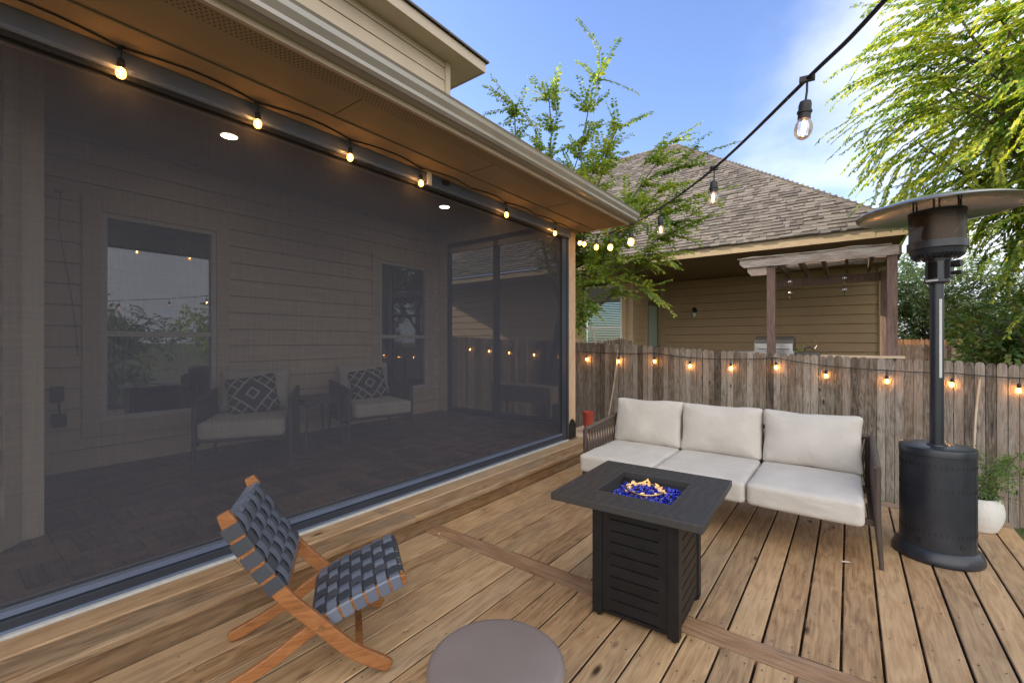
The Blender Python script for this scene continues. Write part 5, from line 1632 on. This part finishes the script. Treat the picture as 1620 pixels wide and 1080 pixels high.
# ------------------------------------------------------------------ woven folding chair
chair = thing('lounge_chair', 'low oiled wood chair woven with slate grey leather straps', 'chair', (-1.724, 1.27, 0), R(-32.3))
def flatbar(mb, path, x, w, tk, n=6):
    """bar of depth w in the YZ plane and lateral thickness tk following path of (y, z)"""
    P = catmull([(0, a, b) for a, b in path], n); vs, fs = [], []
    for i, p in enumerate(P):
        d = (P[min(i + 1, len(P) - 1)] - P[max(i - 1, 0)]).normalized(); nn = V((0, -d.z, d.y))
        ww = w * (1.0 if 2 < i < len(P) - 3 else (.72, .90, .98)[min(i, len(P) - 1 - i)])
        for sx, sn in ((-1, -1), (1, -1), (1, 1), (-1, 1)):
            vs.append(p + V((x + sx * tk / 2, 0, 0)) + nn * sn * ww / 2)
    m = len(P)
    for i in range(m - 1):
        for k in range(4): fs.append((i * 4 + k, i * 4 + (k + 1) % 4, (i + 1) * 4 + (k + 1) % 4, (i + 1) * 4 + k))
    fs += [(3, 2, 1, 0), tuple((m - 1) * 4 + k for k in range(4))]
    mb.add(vs, fs)
def weave(mb, path, half, nrm_sign, ncross, nlong, outer, rail_w):
    """plain weave between two rails: path of (y, z) is the centre line along the rails"""
    P = catmull([(0, a, b) for a, b in path], 10)
    cum = [0]
    for a, b in zip(P[:-1], P[1:]): cum.append(cum[-1] + (b - a).length)
    Lt = cum[-1]
    def at(s):
        s = max(-.03, min(Lt + .03, s))
        if s <= 0: d = (P[1] - P[0]).normalized(); return P[0] + d * s, d
        for i in range(len(P) - 1):
            if cum[i + 1] >= s:
                d = (P[i + 1] - P[i]).normalized(); return P[i] + d * (s - cum[i]), d
        d = (P[-1] - P[-2]).normalized(); return P[-1] + d * (s - Lt), d
    pc = Lt / ncross; pl = 2 * half / nlong; amp = .0055; top = rail_w / 2 + .004
    def ribbon(line, wdir, w, th=.0022, mi=0):
        vs, fs = [], []
        for i, (p, nn) in enumerate(line):
            for sw, sn in ((-1, -1), (1, -1), (1, 1), (-1, 1)):
                vs.append(p + wdir(i) * sw * w / 2 + nn * sn * th / 2)
        m = len(line)
        for i in range(m - 1):
            for k in range(4): fs.append((i * 4 + k, i * 4 + (k + 1) % 4, (i + 1) * 4 + (k + 1) % 4, (i + 1) * 4 + k))
        fs += [(3, 2, 1, 0), tuple((m - 1) * 4 + k for k in range(4))]
        mb.add(vs, fs, mi)
    X = V((1, 0, 0)); ro = outer - half
    for c in range(ncross):
        s = (c + .5) * pc; p, d = at(s); nn = V((0, -d.z, d.y)) * nrm_sign; line = []
        # wrap under and around both rails
        line += [(p + X * (-half - ro) - nn * rail_w * .5, -X), (p + X * (-half - ro) + nn * (rail_w * .5 - .002), -X), (p + X * (-half - ro + .004) + nn * top, nn)]
        for i in range(nlong * 6 + 1):
            x = -half + i / 6 * pl
            line.append((p + X * x + nn * (top + amp * math.cos(math.pi * (i / 6 - .5) + math.pi * c)), nn))
        line += [(p + X * (half + ro - .004) + nn * top, nn), (p + X * (half + ro) + nn * (rail_w * .5 - .002), X), (p + X * (half + ro) - nn * rail_w * .5, X)]
        ribbon(line, lambda i, d=d: d, pc * .80)
        # underside return
        ribbon([(p + X * (-half - ro) - nn * (rail_w * .5 + .002), nn), (p + X * (half + ro) - nn * (rail_w * .5 + .002), nn)], lambda i, d=d: d, pc * .8)
    for k in range(nlong):
        x = -half + (k + .5) * pl; line = []
        p, d = at(-.012); nn = V((0, -d.z, d.y)) * nrm_sign; line.append((p + X * x - nn * rail_w * .45, -d)); line.append((p + X * x + nn * (top - .004), -d))
        for i in range(ncross * 6 + 1):
            p, d = at(i / 6 * pc); nn = V((0, -d.z, d.y)) * nrm_sign
            line.append((p + X * x + nn * (top - amp * math.cos(math.pi * (i / 6 - .5) + math.pi * k)), nn))
        p, d = at(Lt + .012); nn = V((0, -d.z, d.y)) * nrm_sign; line.append((p + X * x + nn * (top - .004), d)); line.append((p + X * x - nn * rail_w * .45, d))
        ribbon(line, lambda i: X, pl * .84, mi=1)
def build_chair():
    back = [(-.590, .735), (-.515, .585), (-.395, .400), (-.255, .245), (-.13, .115), (.01, .022)]
    seat = [(.078, .361), (-.02, .330), (-.17, .275), (-.30, .215), (-.44, .125), (-.58, .055), (-.665, .02)]
    for x in (-.232, .232):
        mb = MB(); flatbar(mb, back, x, .056, .026); mb.build('back_leg', M['chairwood'], chair, world=False, bevel=.004, smooth=40)
    for x in (-.200, .200):
        mb = MB(); flatbar(mb, seat, x, .050, .026); mb.build('seat_leg', M['chairwood'], chair, world=False, bevel=.004, smooth=40)
    for nm, y, z, hw in (('back_rail', -.560, .672, .219), ('back_rail', -.388, .392, .219), ('seat_rail', .046, .346, .187), ('seat_rail', -.285, .222, .187)):
        mb = MB(); mb.box(-hw, hw, y - .012, y + .012, z - .018, z + .018); mb.build(nm, M['chairwood'], chair, world=False, bevel=.003)
    mb = MB(); mb.box(-.219, .219, -.125, -.095, .088, .115); mb.build('stretcher', M['chairwood'], chair, world=False, bevel=.003)
    for x in (-.246, .246):
        mb = MB(); mb.tube([(x - .004, -.255, .243), (x + .004, -.255, .243)], .009, 10); mb.build('bolt', M['brass'], chair, world=False)
    mb = MB(); weave(mb, [(-.572, .692), (-.515, .585), (-.405, .412)], .219, 1, 5, 8, .2475, .056); mb.build('woven_back', [M['strap'], M['strap2']], chair, world=False, smooth=35)
    mb = MB(); weave(mb, [(.062, .356), (-.02, .330), (-.17, .275), (-.275, .226)], .187, -1, 7, 6, .2155, .050)
    mb.build('woven_seat', [M['strap2'], M['strap']], chair, world=False, smooth=35)
build_chair()

# ------------------------------------------------------------------ patio heater
ht = thing('patio_heater', 'tall black mushroom patio heater with wide aluminium hood', 'heater', (.447, 3.914, 0))
def build_heater():
    def L(mb, name, mat, **kw): return mb.build(name, mat, ht, world=False, **kw)
    mb = MB(); mb.lathe([(.214, 0), (.220, .006), (.222, .02), (.216, .045), (.205, .066), (.192, .078), (.186, .082)], (0, 0, 0), 56); L(mb, 'base', M['heater'], smooth=40)
    mb = MB(); mb.lathe([(.183, .081), (.183, .655), (.186, .657), (.186, .690), (.183, .700), (.175, .704), (.05, .704)], (0, 0, 0), 64);     # vent slots, keyhole openings and seam
    def slot(a, z, w, h):
        c, s = math.cos(a), math.sin(a); T = Matrix.Translation((.1831 * c, .1831 * s, z)) @ Matrix.Rotation(a, 4, 'Z')
        mb.box(0, .001, -w / 2, w / 2, -h / 2, h / 2, 1, T=T)
    for z in (.60, .455, .185):
        for k in range(44): slot(k * 2 * math.pi / 44, z, .0075, .022)
    for a in (R(-58), R(-124)):
        c, s = math.cos(a), math.sin(a)
        mb.tube([(.1826 * c, .1826 * s, .125), (.1845 * c, .1845 * s, .125)], .015, 16, 1)
    for a in (R(-150), R(-30)):
        T = Matrix.Rotation(a, 4, 'Z'); mb.box(.1825, .1838, -.0012, .0012, .09, .65, 1, T=T)
        for z in (.12, .37, .63):
            c, s = math.cos(a + .06), math.sin(a + .06); mb.tube([(.182 * c, .182 * s, z), (.1855 * c, .1855 * s, z)], .004, 8, 0)
    L(mb, 'tank_housing', [M['heater'], M['black']], smooth=40)
    mb = MB(); mb.tube([(0, 0, .704), (0, 0, 1.76)], .0345, 28); mb.lathe([(.05, .7045), (.048, .712), (.036, .716)], (0, 0, 0), 28, closed=False); L(mb, 'pole', M['heater'], smooth=40)
    # label strip on the pole, towards the deck and right
    mb = MB(); n = 5
    for k in range(n):
        a0, a1 = R(-77 + k * 5), R(-77 + (k + 1) * 5); r_ = .0352
        mb.add([(r_ * math.cos(a0), r_ * math.sin(a0), 1.14), (r_ * math.cos(a1), r_ * math.sin(a1), 1.14), (r_ * math.cos(a1), r_ * math.sin(a1), 1.64), (r_ * math.cos(a0), r_ * math.sin(a0), 1.64)], [(0, 1, 2, 3)])
    L(mb, 'label_strip', M['label'], recalc=False)
    # control box with window and knobs
    mb = MB(); mb.lathe([(.058, 1.742), (.064, 1.75), (.064, 1.765), (.055, 1.768), (.055, 1.885), (.062, 1.888), (.062, 1.90)], (0, 0, 0), 24); L(mb, 'control_box', M['heater'], smooth=30)
    mb = MB(); A_ = R(-118); c, s = math.cos(A_), math.sin(A_); T = Matrix.Rotation(A_, 4, 'Z'); mb.box(.045, .0575, -.024, .024, 1.775, 1.878, T=T); L(mb, 'window', M['gauge'])
    mb = MB(); mb.box(.060, .0652, -.030, .030, 1.752, 1.763, T=T); L(mb, 'plate', M['label'])
    mb = MB(); T2 = Matrix.Rotation(R(-32), 4, 'Z')
    mb.box(.050, .078, -.022, .022, 1.772, 1.882, T=T2); L(mb, 'control_panel', M['heater'], bevel=.003)
    for z, r_ in ((1.855, .024), (1.80, .014)):
        mb = MB(); mb.tube([T2 @ V((.078, 0, z)), T2 @ V((.100, 0, z)), T2 @ V((.124, 0, z))], [r_ * .7, r_, r_ * .9], 12); L(mb, 'knob', M['black'], smooth=40)
    # burner head
    mb = MB(); mb.lathe([(.05, 1.900), (.105, 1.906), (.128, 1.925), (.136, 1.955), (.140, 1.957), (.146, 1.960), (.146, 2.005), (.140, 2.007)], (0, 0, 0), 56)
    for k in range(30):
        a = k * 2 * math.pi / 30; T = Matrix.Rotation(a, 4, 'Z') @ Matrix.Translation((.115, 0, 1.908)) @ Matrix.Rotation(R(-38), 4, 'Y')
        mb.box(-.016, .016, -.004, .004, -.0035, .0015, T=T)
    L(mb, 'burner_head', M['heater'], smooth=30)
    mb = MB(); mb.lathe([(.137, 2.006), (.137, 2.190)], (0, 0, 0), 56, closed=False); L(mb, 'emitter_screen', M['emitter_mesh'], smooth=60, recalc=False)
    mb = MB(); mb.lathe([(.060, 2.006), (.075, 2.05), (.055, 2.16), (.02, 2.185)], (0, 0, 0), 32); L(mb, 'inner_cone', M['emitter'], smooth=60)
    mb = MB(); mb.lathe([(.139, 2.186), (.142, 2.188), (.142, 2.200), (.139, 2.203), (.02, 2.206)], (0, 0, 0), 56); L(mb, 'cap', M['heater'], smooth=40)
    mb = MB()
    for k in range(6):
        a = k * math.pi / 3 + .3; mb.tube([(.12 * math.cos(a), .12 * math.sin(a), 2.20), (.12 * math.cos(a), .12 * math.sin(a), 2.275)], .005, 6)
    L(mb, 'hood_bolts', M['black'])
    # spun hood with a rolled rim
    prof = [(.405, 2.203), (.409, 2.197), (.413, 2.203), (.409, 2.209), (.37, 2.226), (.29, 2.252), (.20, 2.272), (.10, 2.284), (.006, 2.288)]
    prof2 = [(.006, 2.285), (.10, 2.281), (.20, 2.269), (.29, 2.249), (.37, 2.223), (.405, 2.203)]
    mb = MB(); mb.lathe(prof + prof2, (0, 0, 0), 72, closed=False); L(mb, 'hood', M['alum'], smooth=50)
def emitter_mesh():
    m, n, l = newmat('perforated_emitter')
    o = n.new('ShaderNodeOutputMaterial'); tr = n.new('ShaderNodeBsdfTransparent')
    b = n.new('ShaderNodeBsdfPrincipled'); b.inputs['Base Color'].default_value = (.06, .045, .035, 1); b.inputs['Metallic'].default_value = .9; b.inputs['Roughness'].default_value = .4
    mx = n.new('ShaderNodeMixShader'); mx.inputs[0].default_value = .86
    l.new(tr.outputs[0], mx.inputs[1]); l.new(b.outputs[0], mx.inputs[2]); l.new(mx.outputs[0], o.inputs['Surface'])
    return m
M['emitter_mesh'] = emitter_mesh()
build_heater()

# ------------------------------------------------------------------ pots
t = thing('potted_plant', 'white ribbed pot with airy green shrub beside the heater', 'potted plant', (.745, 4.66, 0))
def build_pot():
    rng = random.Random(12)
    prof = []
    for i in range(31):
        u = i / 30; z = u * .235
        r = .085 + .058 * math.sin(math.pi * min(1, u * .70 + .10)) ** 1.0 - .0
        prof.append((r + (.0022 if i % 2 else 0), z))
    prof = [(.07, 0)] + prof + [(prof[-1][0] - .014, .236), (prof[-1][0] - .018, .20)]
    mb = MB(); mb.lathe(prof, (0, 0, 0), 44, closed=False); mb.build('pot', M['pot'], t, world=False, smooth=60)
    mb = MB(); mb.lathe([(.118, .205), (.08, .212), (.001, .214)], (0, 0, 0), 24, closed=False); mb.build('soil', M['soil'], t, world=False)
    cr, tw = MB(), MB()
    for k in range(12):
        a = rng.uniform(0, 6.28); p = V((.04 * math.cos(a), .04 * math.sin(a), .21)); L_ = rng.uniform(.16, .50)
        d = V((math.cos(a) * rng.uniform(.15, .6), math.sin(a) * rng.uniform(.15, .6), 1))
        n = 7; pts = [p.copy()]
        for i in range(n):
            d = (d + V((rng.gauss(0, .1), rng.gauss(0, .1), -.10))).normalized(); p = p + d * L_ / n; pts.append(p.copy())
            if i > 0:
                for j in range(3): spray(cr, None, p, V((rng.gauss(0, 1), rng.gauss(0, 1), rng.gauss(.1, .4))), .10, .3, 5, .030, rng, .42)
        tw.tube(pts, .0022, 4)
    for dd in ((.9, -.35, .12), (.95, -.15, -.05)):
        spray(cr, tw, V((.05, 0, .26)), V(dd), .42, .2, 16, .028, rng, .35, .002)
    cr.add(tw.v, tw.f, 1); cr.build('foliage', [M['leafP'], M['bark']], t, world=False, recalc=False)
build_pot()
mb = MB(); mb.lathe([(.055, .141), (.072, .40), (.078, .405), (.078, .425), (.066, .425), (.064, .38), (.004, .378)], (-2.80, 5.36, 0), 24)
o = mb.build('flower_pot', M['red'], smooth=50, loc=(-2.80, 5.36, .141)); tag(o, 'red clay pot tucked behind the wooden corner post', 'pot')
# raised planter seen through the end screens
t = thing('raised_planter', 'pale wooden raised planter on legs beyond the end screen', 'planter', (-4.2, 5.85, -.45))
mb = MB(); mb.box(-4.80, -3.62, 5.7, 6.1, .40, .66); mb.build('trough', M['post'], t, bevel=.004)
for x in (-4.78, -3.68):
    for y in (5.71, 6.05): mb = MB(); mb.box(x, x + .06, y, y + .04, -.45, .399); mb.build('leg', M['post'], t)

# ------------------------------------------------------------------ porch armchairs, pillows and table
def armchair(label):
    a = thing('armchair', label, 'armchair', (0, 0, 0), group='rope armchairs in the porch')
    # faces +Y locally
    def cu(name, c, dims, r, crown, amp, seed, tilt=0.0, pinch=0.0):
        vs, fs = rbox(*dims, r, n=14, crown=crown, noise_amp=amp, seed=seed, pinch=pinch)
        T = Matrix.Translation(c) @ Matrix.Rotation(tilt, 4, 'X')
        m_ = MB(); m_.add([T @ v for v in vs], fs); return m_.build(name, M['greycloth'], a, world=False, smooth=70)
    cu('seat_cushion', (0, .04, .35), (.62, .68, .15), .035, .01, .003, 3)
    cu('back_cushion', (0, -.27, .63), (.60, .16, .44), .06, .03, .004, 5, tilt=R(10), pinch=.2)
    a_loc = a.location.copy()
    for x in (-.345, .345):
        rope_arm(a, x, .28, -.36, .24, .58, .64, M['charcoalrope'], M['frame'], n=26)
        m_ = MB(); m_.prism([(.27, .20), (.27, .575), (-.35, .63), (-.35, .20)], 'x', x - .006, x + .006); m_.build('side_panel', M['charcoalrope'], a, world=False)
    m_ = MB(); m_.box(-.34, .34, .24, .27, .235, .268); m_.box(-.34, .34, -.38, -.35, .235, .268); m_.build('frame', M['frame'], a, world=False)
    for x in (-.345, .345):
        for y, zt in ((.285, .58), (-.365, .24)):
            m_ = MB(); m_.tube([(x, y, zt), (x, y, .26), (x * 1.03, y * 1.05, 0)], [.018, .018, .011], 8); m_.build('leg', M['frame'], a, world=False, smooth=50)
    return a
ac = armchair('rope sided armchair with patterned pillow below the first porch window')
ac.scale = (1.08, 1.05, 1.0)
ac.location = (-4.54, 1.83, .25); ac.rotation_euler = (0, 0, R(-90 - 32))
a2 = copy_tree(ac); a2['label'] = 'rope sided armchair nearer the porch corner and the second window'
a2.location = (-4.57, 3.20, .25); a2.rotation_euler = (0, 0, R(-90 - 14))
def pillow(label, host, yaw):
    vs, fs = rbox(.45, .13, .38, .05, n=16, crown=.02, noise_amp=.003, seed=9, pinch=.7)
    m_ = MB(); m_.add(vs, fs)
    o = m_.build('pillow', M['diamond'], None, world=False, smooth=80)
    Mh = Matrix.Translation(host.location) @ Matrix.Rotation(host.rotation_euler[2], 4, 'Z')
    o.matrix_world = Mh @ Matrix.Translation((0, -.12, .60)) @ Matrix.Rotation(yaw, 4, 'Z') @ Matrix.Rotation(R(18), 4, 'X') @ Matrix.Rotation(R(8), 4, 'Y')
    tag(o, label, 'pillow', 'patterned pillows on the armchairs')
pillow('black diamond patterned pillow on the armchair below the first window', ac, .15)
pillow('black diamond patterned pillow on the armchair near the porch corner', a2, -.1)
t = thing('side_table', 'small dark splayed leg side table between the two armchairs', 'side table', (-4.78, 2.60, .25))
mb = MB(); mb.box(-.24, .24, -.24, .24, .44, .50); mb.build('table_top', M['frame'], t, world=False, bevel=.005)
for sx in (-1, 1):
    for sy in (-1, 1):
        mb = MB(); mb.tube([(sx * .17, sy * .17, .439), (sx * .23, sy * .23, 0)], [.02, .013], 8); mb.build('leg', M['frame'], t, world=False)

# fallen leaves and chips on the boards
def fleaf(x, y, z, mat, label, s, a, cat='leaf'):
    mb = MB(); n = 8; top = []
    for i in range(n):
        u = i / n * 2 * math.pi; top.append((s * math.cos(u), s * .42 * math.sin(u), .004 + .006 * abs(math.sin(u * 1.5))))
    mb.add([(0, 0, .003)] + top + [(0, 0, .0015)] + [(p[0], p[1], p[2] - .0012) for p in top], [(0, i + 1, (i + 1) % n + 1) for i in range(n)] + [(n + 1, n + 2 + (i + 1) % n, n + 2 + i) for i in range(n)])
    o = mb.build('fallen_leaf', mat, recalc=False); o.location = (x, y, z); o.rotation_euler = (0, 0, a); tag(o, label, cat, 'fallen leaves on the deck')
fleaf(-1.213, 1.203, .002, M['greenleaf'], 'yellow green fallen leaf just left of the taupe drum table', .028, .5)
fleaf(-1.66, 1.35, .002, M['dryleaf'], 'tiny dry tan leaf on the boards in front of the woven chair seat', .014, 1.2)
fleaf(-2.31, 2.17, .002, M['paleleaf'], 'pale leaf lying on the cross board near the step', .018, 2.2)
fleaf(-.02, 3.42, .002, M['paleleaf'], 'grey dry leaf on the boards in front of the right sofa leg', .03, .3)
